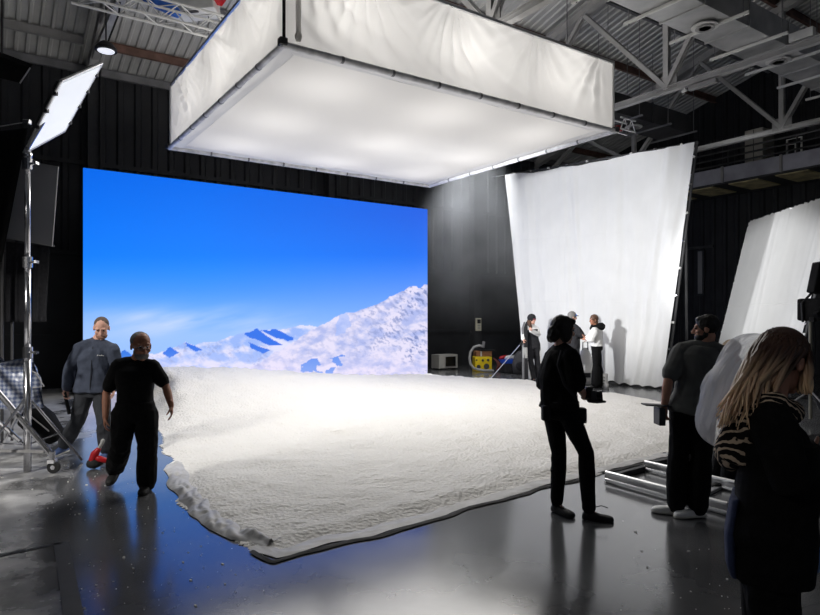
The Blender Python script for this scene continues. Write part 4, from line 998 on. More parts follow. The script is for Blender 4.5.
    def shoe(s, side, m, sole=None, L_=.27, pitch=0., boot=0.):
        a = s.J['an'+side]; d = V(s.J['toe'+side]); d.normalize(); k = s.sc*(.92 if s.female else 1); L_ = L_*k
        lat = d.cross(V((0, 0, 1))).normalized(); up = lat.cross(d).normalized()
        if abs(d.z) < .03: a = V((a.x, a.y, .084*k+(.004 if sole else 0)))
        o = a-up*.082*k-d*.065*k                       # the heel on the ground
        rings = []
        for t, w_, h in ((0, .022, .05), (.05, .033, .075), (.2, .038, .092), (.38, .040, .085), (.55, .046, .066), (.72, .051, .060), (.88, .045, .052), (.97, .031, .042), (1., .014, .026)):
            rings.append((o+d*t*L_+up*(h/2*k), lat*w_*k, up*(h/2*k)))
        mb = MB(); mb.loft(rings, 20, 2.6); mb.rtube([a-up*.03*k, a+up*(.02+boot)*k], [.048*k, (.048+boot*.1)*k])
        sh = s.add('shoe', mb.bm, m, vox=max(.005, s.vox*.9), smooth=2)
        if sole:
            mb = MB(); mb.loft([(o+d*t*L_+up*.012*k, lat*(w_+.004)*k, up*.013*k) for t, w_ in ((-.01, .02), (.05, .034), (.2, .040), (.38, .041), (.55, .047), (.72, .049), (.88, .042), (.97, .028), (1.01, .012))], 16, 3.5)
            sh['_o'] = tuple(s.base); mb.build('sole', sole, sh, smooth=True)
    def body(s, m, hands=({}, {}), lips=True):
        mb = MB(); s.torso(mb, -.16, 1.0, -.004); s.headblob(mb, lips)
        for sd, h in zip('LR', hands): s.arm(mb, sd); s.hand(mb, sd, **h)
        for sd in 'LR':
            s.leg(mb, sd, -.004); a = s.J['an'+sd]; d = V(s.J['toe'+sd]).normalized(); lt_ = d.cross(V((0, 0, 1))).normalized(); up_ = lt_.cross(d); mb.rtube([a-d*.01-up_*.01, a+d*.07-up_*.045], [.032*s.sc, .020*s.sc])
        o = s.add('body', mb.bm, m, vox=min(s.vox, .006))
        for x in (-1, 1):
            e = MB(); k = s.hr*s.sc; e.ell(s.hp(x*.030, .079, .010), (.011*k, .010*k, .008*k), s.hm(), 12, 8); e.build('eye', 'eye', s.root, smooth=True)
        return o
    def trousers(s, m, off=.016, hem=.012, fold=.006, top=.22, stop=.97, name='trousers', seed=1.):
        mb = MB(); s.torso(mb, -.17, top, off-.004)
        for sd in 'LR': s.leg(mb, sd, off, hem, stop)
        return s.add(name, mb.bm, m, fold=fold, fscale=11, stretch=.6, seed=seed, vox=max(s.vox, .007))
    def top(s, m, lo=-.02, off=.018, sleeve=.75, fold=.007, name='shirt', flare=0., hi=.965, seed=2., aoff=None, extra=None):
        mb = MB(); s.torso(mb, lo, hi, off, flare)
        for sd in 'LR': s.arm(mb, sd, 1., aoff if aoff is not None else off*.9, sleeve if not isinstance(sleeve, tuple) else sleeve['LR'.index(sd)])
        if extra: extra(mb)
        return s.add(name, mb.bm, m, fold=fold, fscale=9, stretch=.55, seed=seed, vox=max(s.vox, .007))
    def cap(s, m, name='hair', grow=0., shift=(0, -.022, .040), r=(.079, .092, .086), extra=(), fold=.003, fscale=60):
        mb = MB(); s.hell(mb, shift, [x+grow for x in r])
        for c, rr in extra: s.hell(mb, c, rr)
        return s.add(name, mb.bm, m, fold=fold, fscale=fscale, stretch=.5, vox=min(s.vox, .006), smooth=2)
def JJ(Y, d, s=1.):
    """joints from picture columns and rows plus a depth offset"""
    return {k: P(v[0], v[1], Y+(v[2] if len(v) > 2 else 0)) if not k.startswith('toe') else V(v) for k, v in d.items()}
def ground(J, z=.086):
    for sd in 'LR':
        if J.get('_fix', 1): J['an'+sd].z = z
    return J

# ---- man in the grey jacket, head bowed
Y = 7.6
J = JJ(Y, dict(head=(101.5, 328), neck=(96, 342, .05), shR=(80.5, 348.5, -.06), shL=(112.5, 350, .02), elR=(69.5, 369, -.02), wrR=(66.5, 389, -.1), elL=(117, 369, .05), wrL=(114, 388, -.1), hipR=(86, 389, -.02), hipL=(100.5, 390, .02),
               knR=(77.5, 421, .02), anR=(63, 447, .12), knL=(104, 420, -.06), anL=(106.5, 450, .03), toeR=(-.30, -.8, -.10), toeL=(-.1, -1, -.08)))
g = Fig('person in grey jacket with bowed head walking with a black bar in hand', V((J['anL'].x-.2, Y, 0)))
J['anR'].z = .14; J['anL'].z = .092
g.skel(J, (.25, -1, 0), (.30, -.85, -.48), head_r=1.10)
g.body('skin_pale', lips=False, hands=(dict(curl=.6), dict(d=(.05, -.25, -1), curl=1.1, pn=(.7, -.3, 0))))
g.trousers('trouser_grey', .024, .016, .010, stop=.86)
jk = g.top('denim_grey', -.06, .026, (1.95, 1.93), .011, 'jacket', .10, hi=.955)
mb = MB(); c, lat, fw = g.spine(.975)
for sgn in (-1, 1): mb.rtube([c-fw*.05+lat*sgn*.05, c+fw*.015+lat*sgn*.085, c+fw*.10+lat*sgn*.055-V((0, 0, .07))], [.026, .026, .018])
mb.rtube([c-fw*.06+lat*.06, c-fw*.075, c-fw*.06-lat*.06], .026); g.add('collar', mb.bm, 'denim_grey')
mb = MB(); c, lat, fw = g.spine(.70); q = c-lat*.09+fw*.165
for i in range(4): mb.tube([q-lat*(-.03+.02*i)+V((0, 0, .006*(i % 2)))+fw*.004, q-lat*(-.02+.02*i)+V((0, 0, .014-.01*(i % 2)))+fw*.004], .005, 6)
mb.build('chest_mark', 'white_paint', g.root)
mb = MB(); c, lat, fw = g.spine(.5); mb.tube([g.spine(.9)[0]+fw*.14, g.spine(.6)[0]+fw*.160, g.spine(.2)[0]+fw*.158, g.spine(0)[0]+fw*.170], .004, 6); mb.build('button_placket', 'soft_black', g.root)
g.cap('hair_short', r=(.077, .090, .080), shift=(0, -.022, .038), fold=.001)
mb = MB(); g.hell(mb, (0, .030, -.078), (.060, .0615, .040)); g.add('beard', mb.bm, 'stubble', vox=.005)
g.shoe('R', 'shoe_blue', 'sole_pale'); g.shoe('L', 'shoe_blue', 'sole_pale')
h = J['wrR']+V((.01, -.035, -.085))
t = thing('black_scraper', h+V((0, 0, -.24)), 'black flat bar held in the hand of the man in the grey jacket', 'tool')
mb = MB(); mb.beam(h+V((-.01, 0, .03)), h+V((.045, 0, -.21)), .022, .055, V((0, 1, 0)), .006); mb.build('bar', 'black', t)
mb = MB(); mb.rtube([h+V((-.012, 0, .045)), h+V((.004, 0, -.03))], [.018, .019]); mb.build('grip', 'rubber', t, smooth=True)

# ---- man in the black T-shirt
Y = 6.25
J = JJ(Y, dict(head=(141, 346, -.05), neck=(136, 361), shR=(119, 366, -.04), shL=(152.5, 366, .02), elR=(106.5, 393, -.02), wrR=(105.5, 417, -.12), elL=(166, 387, .02), wrL=(171, 405, -.1), hipR=(124, 413, -.02), hipL=(145.5, 413, .03),
               knR=(121, 447, -.10), anR=(115, 473, .22), knL=(147.5, 451, -.06), anL=(147, 481, -.02), toeR=(.05, -1, -.42), toeL=(.12, -1, -.02)))
g = Fig('person in black T-shirt and glasses walking in front of the screen corner', V((J['anL'].x-.1, Y, 0)), sc=.95)
J['anL'].z = .085; J['anR'].z = .17
g.skel(J, (.35, -1, 0), (.62, -.75, -.22), bulk=1.02, head_r=1.22)
g.body('skin_deep', lips=False, hands=(dict(d=(.15, -.15, -1), curl=.6), dict(d=(.05, -.2, -1), curl=.7)))
g.trousers('black_cloth', .034, .020, .010)
g.top('black_cloth', -.08, .020, .72, .008, 'tshirt')
g.cap('hair_grey', r=(.081, .093, .081), shift=(0, -.033, .036), fold=.001)
mb = MB(); g.hell(mb, (0, .034, -.072), (.060, .058, .045)); g.hell(mb, (0, .012, -.05), (.066, .04, .05)); g.add('beard', mb.bm, 'hair_grey', vox=.005)
mb = MB(); k = g.hr*g.sc
for x in (-1, 1):
    mb.tube([g.hp(x*.031+.021*math.cos(a), .100, .006+.017*math.sin(a)) for a in [i*math.pi/8 for i in range(16)]], .0022, 6, closed=True)
    mb.tube([g.hp(x*.052, .100, .010), g.hp(x*.077, .02, .012)], .0022, 6)
mb.tube([g.hp(-.010, .101, .010), g.hp(.010, .101, .010)], .0022, 6); mb.build('glasses', 'chrome', g.root)
g.shoe('R', 'shoe_black', 'rubber'); g.shoe('L', 'shoe_black', 'rubber')

# ---- photographer in black
Y = 5.38
J = JJ(Y, dict(head=(563.5, 330.5, .02), neck=(560.5, 348), shR=(571, 357, -.13), shL=(553.5, 356, .13), elR=(577, 384, -.16), wrR=(586, 397.5, -.02), elL=(543.5, 384, .14), wrL=(553.5, 398, .04), hipR=(566.5, 409, -.07), hipL=(553, 408, .07),
               knR=(586, 453, -.10), anR=(589, 507, -.06), knL=(559, 452, .06), anL=(557, 506.5, .14), toeR=(1, -.25, 0), toeL=(.55, -.8, 0)))
g = Fig('photographer in black standing by the snow edge holding a camera at the waist', V((J['anL'].x+.12, Y, 0)), sc=.97)
J['anR'].z = .088; J['anL'].z = .088
g.skel(J, (.85, .5, 0), (.93, .28, -.12), female=True, head_r=1.0)
g.body('skin_pale', (dict(d=(.6, .2, -.5), curl=.9), dict(d=(.75, .35, -.1), curl=.9, pn=(0, .3, 1))))
g.trousers('black_cloth', .010, .006, .006)
def loose(mb):
    mb.rtube([g.spine(.1)[0]+V((-.04, 0, .0)), g.spine(.5)[0]+V((-.05, 0, 0)), g.spine(.8)[0]+V((-.03, 0, 0))], [.115, .125, .10])
g.top('black_cloth', .02, .016, (.95, .95), .010, 'tshirt', .03, extra=loose, aoff=.026)
g.cap('hair_dark', grow=.010, extra=[((0, -.085, -.03), (.062, .062, .07)), ((0, -.105, -.075), (.05, .045, .045)), ((.06, -.01, -.03), (.03, .06, .075)), ((-.06, -.01, -.03), (.03, .06, .075)), ((.02, .05, .085), (.05, .04, .03))], fold=.006, fscale=40)
mb = MB(); mb.tube([g.spine(.93)[0]+V((-.03, -.17, .02)), g.spine(.75)[0]+V((-.07, -.215, 0)), g.spine(.45)[0]+V((-.02, -.235, 0)), g.spine(.1)[0]+V((.09, -.20, .05))], .014, 8); mb.build('shoulder_strap', 'soft_black', g.root, smooth=True)
mb = MB(); c, lat, fw = g.spine(.08); mb.loft([(c+V((0, 0, -.03)), lat*.175, fw*.135), (c+V((0, 0, .03)), lat*.172, fw*.132)], 28); mb.build('belt', 'soft_black', g.root, smooth=True)
for dx, dz, nm in ((-.13, -.07, 'belt_pouch'), (.17, -.09, 'belt_pouch')):
    mb = MB(); mb.box(c+V((dx, -.06, dz)), (.075, .09, .13), None, .02); mb.build(nm, 'soft_black', g.root)
g.shoe('R', 'shoe_black', None, L_=.29); g.shoe('L', 'shoe_black', None, L_=.28)
mb = MB(); a = J['anR']; mb.tube([a+V((.03, -.03, .03)), a+V((.09, -.05, .05)), a+V((.14, -.06, .035))], .004, 6); mb.build('lace', 'shoe_black', g.root)
cp = P(590, 396, Y-.08)
t = thing('camera', cp+V((0, 0, -.06)), 'black camera held at the waist of the photographer in black', 'camera')
mb = MB(); mb.box(cp+V((.0, 0, .01)), (.06, .13, .085), Matrix.Rotation(.25, 3, 'Z'), .015); mb.box(cp+V((-.01, 0, .06)), (.06, .06, .04), None, .012); mb.build('camera_body', 'black', t)
mb = MB(); mb.tube([cp+V((.04, .0, .0)), cp+V((.10, -.015, .005))], [.040, .044], 18); mb.build('lens', 'glass_dark', t, smooth=False)
mb = MB(); mb.rtube([cp+V((-.02, -.04, -.035)), cp+V((.05, -.03, -.045)), cp+V((.12, -.02, -.045))], [.016, .014, .010]); mb.build('handgrip', 'black', t, smooth=True)

# ---- man in grey T-shirt and white shoes, seen from behind
Y = 5.42
J = JJ(Y, dict(head=(705.5, 329, 0), neck=(704, 345, 0), shL=(681, 352, .05), shR=(723, 355, -.05), elL=(668.5, 379, 0), wrL=(664.5, 405, .02), elR=(727, 381, .02), wrR=(716, 402, .28), hipL=(683.5, 411, .03), hipR=(703, 411.5, -.03),
               knL=(678.5, 455, .02), anL=(676, 500, .05), knR=(701, 458, -.06), anR=(698, 507, -.02), toeL=(-.85, .35, 0), toeR=(-1, -.12, 0)))
g = Fig('person with dark beard in grey T-shirt, black trousers and white shoes, seen from behind', V((J['anR'].x-.1, Y, 0)), vox=.006)
J['anL'].z = .088; J['anR'].z = .088
g.skel(J, (-.40, .92, 0), (-.92, .38, -.05), head_r=.98)
g.body('skin', (dict(d=(-.05, .05, -1), curl=.9), dict(d=(-.3, .8, -.1), curl=.8)))
g.trousers('black_cloth', .024, .020, .008)
g.top('tee_grey', -.04, .026, .78, .009, 'tshirt', .05)
g.cap('hair_dark', grow=.006, extra=[((0, .02, .085), (.055, .06, .03)), ((0, -.05, .07), (.06, .05, .04))], fold=.004, fscale=50)
mb = MB(); g.hell(mb, (0, .034, -.074), (.062, .062, .048)); g.hell(mb, (0, .005, -.05), (.070, .035, .05)); g.add('beard', mb.bm, 'hair_dark', vox=.005)
g.shoe('L', 'shoe_white', 'sole_pale', L_=.265); g.shoe('R', 'shoe_white', 'sole_pale', L_=.28)
mb = MB(); mb.tube([J['wrL']+(V((math.cos(a), math.sin(a), 0))*.031) for a in [i*math.pi/6 for i in range(12)]], .006, 6, closed=True); mb.build('wristband', 'black', g.root)
h = P(659.5, 416, Y+.02)
t = thing('handheld_monitor', h+V((0, 0, -.09)), 'small black monitor with a flat top plate held by the man in white shoes', 'monitor')
mb = MB(); mb.box(h, (.055, .14, .15), None, .01); mb.build('monitor_body', 'black', t)
mb = MB(); mb.box(h+V((-.03, 0, .095)), (.22, .12, .012), Matrix.Rotation(.05, 3, 'Y'), .004); mb.build('top_plate', 'steel_dark', t)

# ---- stooped person in a knitted hat behind him
Y = 6.45
J = JJ(Y, dict(head=(731, 353, -.05), neck=(738, 366, 0), shL=(728, 374, .16), shR=(736, 374, -.18), elL=(722, 395, .15), wrL=(714, 410, .05), elR=(728, 398, -.2), wrR=(716, 412, -.1), hipL=(737, 421, .09), hipR=(737, 421, -.09),
               knL=(724, 450, .1), anL=(716, 480, .1), knR=(731, 452, -.1), anR=(728, 486, -.12), toeL=(-1, -.1, 0), toeR=(-1, -.15, 0)))
g = Fig('person in a pale knitted hat, mostly hidden behind the man in white shoes', V((J['anR'].x, Y, 0)), vox=.008, sc=.95)
J['anL'].z = .085; J['anR'].z = .085
g.skel(J, (-1, 0, 0), (-.95, -.1, -.25))
g.body('skin', (dict(curl=.7), dict(curl=.7)))
g.trousers('black_cloth', .018, .012); g.top('black_cloth', -.04, .02, 1.95, .007, 'jacket')
M['hat'] = mat('striped_knit', rgb(168, 150, 126), .9, var=.3, vscale=30, bump=.4, bscale=80)
g.cap('hat', 'knitted_hat', grow=.010, shift=(0, -.018, .048), fold=.004)
g.shoe('L', 'shoe_black', 'sole_pale'); g.shoe('R', 'shoe_black', 'sole_pale')

# ---- woman with long hair in the foreground
Y = 2.42
J = JJ(Y, dict(head=(784.5, 361.5, 0), neck=(769, 409, .0), shR=(773, 424, -.16), shL=(765, 421, .17), elR=(790, 480, -.20), wrR=(812, 455, -.02), elL=(786, 478, .18), wrL=(812, 452, .14), hipR=(767, 531, -.085), hipL=(767, 531, .085),
               knR=(776, 645, -.10), anR=(768, 742, -.10), knL=(766, 645, .10), anL=(756, 738, .11), toeR=(1, .1, 0), toeL=(1, .15, 0)))
g = Fig('person with long fair-ended hair in dark coat and striped scarf, close in the right foreground', V((J['anR'].x, Y, 0)), vox=.005, sc=.97)
J['anR'].z = .086; J['anL'].z = .086
g.skel(J, (.97, .18, 0), (.90, .30, -.32), female=True, head_r=1.0)
g.body('skin', (dict(d=(.8, -.2, .1), curl=.8, pn=(0, 0, 1)), dict(d=(.8, .1, .1), curl=.8, pn=(0, 0, 1))))
g.trousers('black_cloth', .022, .012, .006)
def coat(mb):
    c0, l0, f0 = g.spine(.15); c1 = g.spine(.75)[0]
    mb.loft([(g.spine(-.34)[0]+f0*.02, l0*.20, f0*.135), (g.spine(-.1)[0]+f0*.025, l0*.195, f0*.14), (c0+f0*.03, l0*.18, f0*.14), (g.spine(.5)[0]+f0*.04, l0*.175, f0*.145), (c1+f0*.02, l0*.18, f0*.14)], 26, 2.4)
g.top('black_cloth', -.10, .018, 1.95, .010, 'coat', extra=coat, aoff=.028)
M['denim'] = mat('blue_denim', rgb(44, 54, 86), .85, var=.2, vscale=60)
mb = MB(); c, lat, fw = g.spine(-.12); mb.loft([(g.spine(.28)[0]-fw*.105, lat*.12, fw*.022), (g.spine(.0)[0]-fw*.118, lat*.14, fw*.024), (g.spine(-.22)[0]-fw*.115, lat*.14, fw*.024), (g.spine(-.34)[0]-fw*.10, lat*.13, fw*.018)], 20); g.add('denim_shirt_tail', mb.bm, 'denim', fold=.006)
g.shoe('R', 'shoe_black', 'rubber'); g.shoe('L', 'shoe_black', 'rubber')
# scarf with pale stripes
def scarf_mat():
    m = mat('striped_knit_scarf', (.02, .02, .02), .9, spec=.1); nt = m.node_tree; N = nt.nodes; L = nt.links; tc = N['Texture Coordinate']
    w_ = N.new('ShaderNodeTexWave'); w_.bands_direction = 'DIAGONAL'; w_.inputs['Scale'].default_value = 15; w_.inputs['Distortion'].default_value = 4.5; w_.inputs['Detail'].default_value = 2; w_.inputs['Detail Scale'].default_value = 1.4
    mp = N.new('ShaderNodeMapping'); mp.inputs['Rotation'].default_value = (.2, .5, .3); L.new(tc.outputs['Object'], mp.inputs['Vector']); L.new(mp.outputs[0], w_.inputs['Vector'])
    r = N.new('ShaderNodeValToRGB'); r.color_ramp.elements[0].position = .70; r.color_ramp.elements[1].position = .80; r.color_ramp.elements[0].color = (.012, .011, .012, 1); r.color_ramp.elements[1].color = (.60, .48, .36, 1)
    L.new(w_.outputs['Fac'], r.inputs[0]); L.new(r.outputs[0], N['Principled BSDF'].inputs['Base Color']); return m
M['scarf'] = scarf_mat()
mb = MB(); b0 = P(740, 435, Y-.02)
mb.rtube([P(772, 404, Y-.10), P(752, 420, Y-.08), P(736, 448, Y-.03), P(731, 458, Y+.08)], [.05, .075, .075, .05]); mb.rtube([P(772, 404, Y+.12), P(748, 420, Y+.12), P(731, 448, Y+.09)], [.05, .075, .06]); mb.rtube([P(772, 408, Y-.13), P(790, 412, Y-.06), P(792, 412, Y+.05), P(776, 408, Y+.14)], .04)
g.add('scarf', mb.bm, 'scarf', fold=.012, vox=.006)
# hair: a cap and long separate locks; brown at the roots, fair towards the ends
def hair_mat():
    m = mat('ombre_hair', (.1, .07, .05), .42, spec=.45); nt = m.node_tree; N = nt.nodes; L = nt.links; tc = N['Texture Coordinate']
    at = N.new('ShaderNodeVertexColor'); at.layer_name = 'tone'
    n = N.new('ShaderNodeTexNoise'); n.inputs['Scale'].default_value = 30; L.new(tc.outputs['Object'], n.inputs['Vector'])
    mx = N.new('ShaderNodeMix'); mx.data_type = 'RGBA'; mx.blend_type = 'MULTIPLY'; mx.inputs[0].default_value = .2; L.new(at.outputs['Color'], mx.inputs[6]); L.new(n.outputs['Color'], mx.inputs[7]); L.new(mx.outputs[2], N['Principled BSDF'].inputs['Base Color']); return m
M['ombre'] = hair_mat()
mb = MB(); rnd = random.Random(11); tones = []
mb.ell(g.hp(0, -.020, .040), (.086*.97, .102*.97, .094*.97), g.hm(), 32, 20); tones += [0.]*len(mb.bm.verts)
for i in range(300):
    az = rnd.uniform(-2.5, 2.5); el = rnd.uniform(.05, 1.35)                  # roots all over the back and sides of the crown
    d = V((math.sin(az)*math.cos(el), -math.cos(az)*math.cos(el)*1.0, math.sin(el)))
    root = g.hp(d.x*.082, d.y*.098-.020, d.z*.090+.040); side_ = 1 if d.x > 0 else -1
    near = rnd.random(); L_ = rnd.uniform(.30, .40) if d.y < .3 else rnd.uniform(.16, .24)
    out = g.hp(d.x*.100, d.y*.110-.045, -.02)
    tgt = P(rnd.uniform(716, 766), rnd.uniform(404, 430), Y-.07+rnd.uniform(-.05, .09)+.04*side_) if d.y < .35 else g.hp(d.x*.11, .06, -.11)
    out2 = out.lerp(tgt, .5)+V((0, 0, .015))+V((rnd.uniform(-.01, .01), rnd.uniform(-.015, .015), 0))
    ctrl = [root, out.lerp(root, .4)+(root-g.J['head']).normalized()*.015, out2, tgt]
    pts = []; N_ = 12
    for k in range(N_+1):
        t_ = k/N_; a, b, c, e = ctrl; p = a*(1-t_)**3+b*3*t_*(1-t_)**2+c*3*t_*t_*(1-t_)+e*t_**3
        p = p+V((math.sin(t_*9+i)*.005*t_, math.cos(t_*8+i*2)*.006*t_, 0)); pts.append(p)
    r0 = rnd.uniform(.006, .010); n0 = len(mb.bm.verts); mb.tube(pts, [r0*(.8+.5*math.sin(math.pi*k/N_))*(1-.8*(k/N_)**4) for k in range(N_+1)], 6)
    blond = rnd.uniform(.6, 1.1)
    for k in range(N_+1): tones += [max(0, min(1, ((k/N_)-.30)*1.8*blond))]*6
hm_ = mb.build('hair', 'ombre', g.root, smooth=True)
at = hm_.data.color_attributes.new('tone', 'FLOAT_COLOR', 'POINT'); tn = np.array(tones)[:, None]
c0, c1 = np.array([rgb(74, 50, 38)]), np.array([rgb(250, 215, 176)]); at.data.foreach_set('color', np.concatenate([c0*(1-tn)+c1*tn, np.ones((len(tn), 1))], 1).ravel())
# sheer plastic hood billowing behind her
M['plastic'] = mat('sheer_plastic', (.95, .96, .98), .25, spec=.6)
nt = M['plastic'].node_tree; tp = nt.nodes.new('ShaderNodeBsdfTransparent'); tl = nt.nodes.new('ShaderNodeBsdfTranslucent'); tl.inputs[0].default_value = (.9, .92, .97, 1); m1 = nt.nodes.new('ShaderNodeMixShader'); m1.inputs[0].default_value = .5; m2 = nt.nodes.new('ShaderNodeMixShader'); m2.inputs[0].default_value = .40
nt.links.new(nt.nodes['Principled BSDF'].outputs[0], m1.inputs[1]); nt.links.new(tl.outputs[0], m1.inputs[2]); nt.links.new(tp.outputs[0], m2.inputs[1]); nt.links.new(m1.outputs[0], m2.inputs[2]); nt.links.new(m2.outputs[0], nt.nodes['Material Output'].inputs[0])
def hood(u, v):
    a = math.pi*2*u; th = math.pi*v
    ax = P(768, 336, Y+.12).lerp(P(714, 446, Y+.16), .5); axd = (P(714, 446, Y+.16)-P(768, 336, Y+.12)); L_ = axd.length/2; axd.normalize()
    s_, u_ = frame_of(axd, V((0, 1, 0)))
    r = .098*math.sin(th)**.75; r *= 1+.20*n1(math.cos(a)*2.2, math.sin(a)*2.2, v*5)+.16*(1-2*abs(n1(math.cos(a)*4+v*3, math.sin(a)*4, v*3.5)))+.05*n1(math.cos(a)*11, math.sin(a)*11, v*6)
    bend = s_*(-.035*math.sin(th)) if s_.x > 0 else s_*(.035*math.sin(th))
    return ax+axd*(-math.cos(th)*L_)+s_*(r*.88*math.cos(a))+u_*(r*1.25*math.sin(a))+bend
mb = MB(); mb.grid(hood, 90, 60); bmesh.ops.remove_doubles(mb.bm, verts=mb.bm.verts, dist=.0005); ho = mb.build('plastic_hood', 'plastic', g.root, smooth=True); ho['label'] = 'sheer white plastic hood'
tb = P(816, 447, Y+.02)
t = thing('tablet', tb, 'dark flat tablet held by the long-haired person at the right edge', 'tablet')
mb = MB(); mb.box(tb+V((.03, .04, 0)), (.20, .26, .015), Matrix.Rotation(-.15, 3, 'Y'), .004); mb.build('tablet_body', 'black', t)
mb = MB(); mb.box(tb+V((.03, .04, .009)), (.18, .24, .002), Matrix.Rotation(-.15, 3, 'Y')); mb.build('display', 'glass_dark', t)
bl = G(815, 583)
t = thing('blue_cloth', V((bl.x+.1, bl.y+.3, 0)), 'pale blue cloth corner at the right edge beside the dark coat', 'cloth')
def bc(u, v): p = P(822+14*u-18*v*(1-u), 540+ (38)*v-10*u, 2.9); return p+V((0, .02*n1(u*5, v*5, 2), 0))
mb = MB(); mb.grid(bc, 14, 14); mb.build('cloth_sheet', mat('blue_cotton', rgb(110, 140, 190), .9), t, smooth=True, thick=.006)
mb = MB(); q = P(834, 528, 2.9); mb.tube([V((q.x, 2.9, .01)), q+V((0, 0, .12))], .018, 8); mb.tube([V((q.x-.0, 2.9, .01)), V((q.x+.25, 2.9, .01))], .015, 8); mb.build('stand', 'steel_dark', t)

# ---- skier with helmet
Y = 17.2
J = JJ(Y, dict(head=(532, 319.6), neck=(531, 325.5), shR=(526.8, 328.5, -.05), shL=(536.6, 329, .05), elR=(523, 333.5, -.1), wrR=(523, 339.2, -.25), elL=(538.6, 334.5, -.12), wrL=(530.5, 330.5, -.32), hipR=(530.5, 345.5), hipL=(536, 345.5),
               knR=(530, 361, -.06), anR=(533, 378, -.05), knL=(537.5, 361, .05), anL=(539, 377, .06), toeR=(.2, -1, 0), toeL=(.55, -.8, 0)))
g = Fig('skier in dark helmet and goggles with white sleeves, holding skis upright before the white cloth', V((J['anR'].x, Y, 0)), vox=.009, sc=1.02)
J['anR'].z = .10; J['anL'].z = .10
g.skel(J, (.35, -.95, 0), (.8, -.6, -.05), female=True)
g.body('skin_pale', (dict(d=(-.3, -.8, .3), curl=1.3), dict(d=(0, -.4, -.6), curl=1.3)))
g.trousers('soft_black', .03, .02, .008); g.top('white_knit', .15, .02, 1.95, .006, 'sweater', aoff=.024)
mb = MB(); g.torso(mb, .05, .80, .032); g.add('ski_bib', mb.bm, 'soft_black', fold=.004)
for sd, s_ in (('R', -1), ('L', 1)):
    mb = MB(); o_ = V((s_*.075, -.03, 0)); mb.rtube([J['hip'+sd]+o_*1.2+V((0, 0, -.15)), J['kn'+sd]+o_, J['an'+sd]+o_*1.1], [.035, .035, .04]); st = g.add('side_stripe', mb.bm, 'white_knit')
g.cap('soft_black', 'helmet', grow=.028, shift=(0, -.015, .045), fold=0)
mb = MB(); g.hell(mb, (0, .075, .015), (.075, .03, .036)); gg = g.add('goggles', mb.bm, mat('pink_lens', rgb(150, 70, 90), .2, spec=.6))
mb = MB()
for x in (-1, 1): mb.rtube([g.hp(x*.06, -.05, -.06), g.hp(x*.085, -.02, -.16), g.hp(x*.08, .05, -.30)], [.05, .06, .035])
mb.rtube([g.hp(0, -.09, -.05), g.hp(0, -.10, -.25)], [.06, .05]); g.add('hair', mb.bm, 'hair_brown', fold=.006, fscale=40)
g.shoe('R', 'soft_black', None, boot=.10); g.shoe('L', 'soft_black', None, boot=.10)
for k, (px_, c_, lb) in enumerate(((525.6, 'soft_black', 'dark ski held upright nearest the edge of the white cloth'), (523.4, 'steel', 'grey ski held upright just left of the dark ski'))):
    b_ = P(px_+.8, 381, Y-.32+.05*k); b_.z = .01; t_ = P(px_, 323, Y-.22+.05*k)
    t = thing('ski', b_, lb, 'ski'); d = (t_-b_)
    mb = MB(); pts = [b_, b_+d*.05, b_+d*.5, b_+d*.9, t_+V((.02, -.05, .03))]
    mb.loft([(p, V((w_, 0, 0)), V((0, h_, 0))) for p, w_, h_ in zip(pts, (.03, .055, .045, .055, .02), (.006, .01, .012, .01, .005))], 14, 3); mb.build('ski_blade', c_, t)
    mb = MB(); mb.box(b_+d*.48+V((0, -.035, 0)), (.06, .05, .24), None, .01); mb.box(b_+d*.56+V((0, -.04, 0)), (.05, .06, .08), None, .01); mb.build('binding', 'grey_plastic', t)
b_ = P(489.5, 377.5, 17.5); b_.z = .01; t_ = P(522.8, 341.5, Y-.28); d = t_-b_
t = thing('ski_pole', b_, 'thin ski pole slanting from the skier\'s hand to the floor', 'ski pole')
mb = MB(); mb.tube([b_, b_+d*.96], .012, 8); mb.build('shaft', 'alu', t)
mb = MB(); mb.tube([b_+d*.04, b_+d*.055], [.06, .055], 14); mb.build('basket', 'steel', t)
mb = MB(); mb.rtube([b_+d*.93, t_], [.024, .028]); mb.build('grip', 'rubber', t, smooth=True)

# ---- crew member in a grey cap and the person in the white jacket
Y = 16.0
J = JJ(Y, dict(head=(572.5, 317), neck=(573, 325), shL=(569, 329, .22), shR=(577.5, 329.5, -.15), elL=(577, 337, .2), wrL=(584, 338.5, .1), elR=(582.5, 336.5, -.2), wrR=(586.5, 336.8, -.05), hipL=(571.5, 348, .08), hipR=(575, 348, -.08),
               knL=(571, 366, .1), anL=(571, 381, .1), knR=(576, 366, -.1), anR=(576.5, 382, -.08), toeL=(1, -.1, 0), toeR=(1, -.2, 0)))
g = Fig('person in grey cap and dark T-shirt reaching towards the person in the white jacket', V((J['anR'].x, Y, 0)), vox=.010, sc=1.05)
J['anR'].z = .09; J['anL'].z = .09
g.skel(J, (1, .2, 0), (.95, .1, -.15))
g.body('skin', (dict(curl=.6), dict(d=(.9, .1, .1), curl=.7)))
g.trousers('trouser_grey', .025, .015); g.top('soft_black', -.06, .028, .8, .008, 'tshirt')
g.cap('hair_grey', 'cap', grow=.016, extra=[((0, .095, .05), (.06, .06, .012))], fold=0)
mb = MB(); g.hell(mb, (0, .06, .055), (.082, .035, .028)); g.add('goggles', mb.bm, mat('blue_lens', rgb(40, 110, 210), .25, spec=.6))
mb = MB(); w_ = J['wrR']; mb.rtube([w_.lerp(J['elR'], .55), w_.lerp(J['elR'], .1)], [.055, .05]); g.add('wrist_sleeve', mb.bm, 'black_cloth')
g.shoe('L', 'shoe_black'); g.shoe('R', 'shoe_black')
Y = 15.6
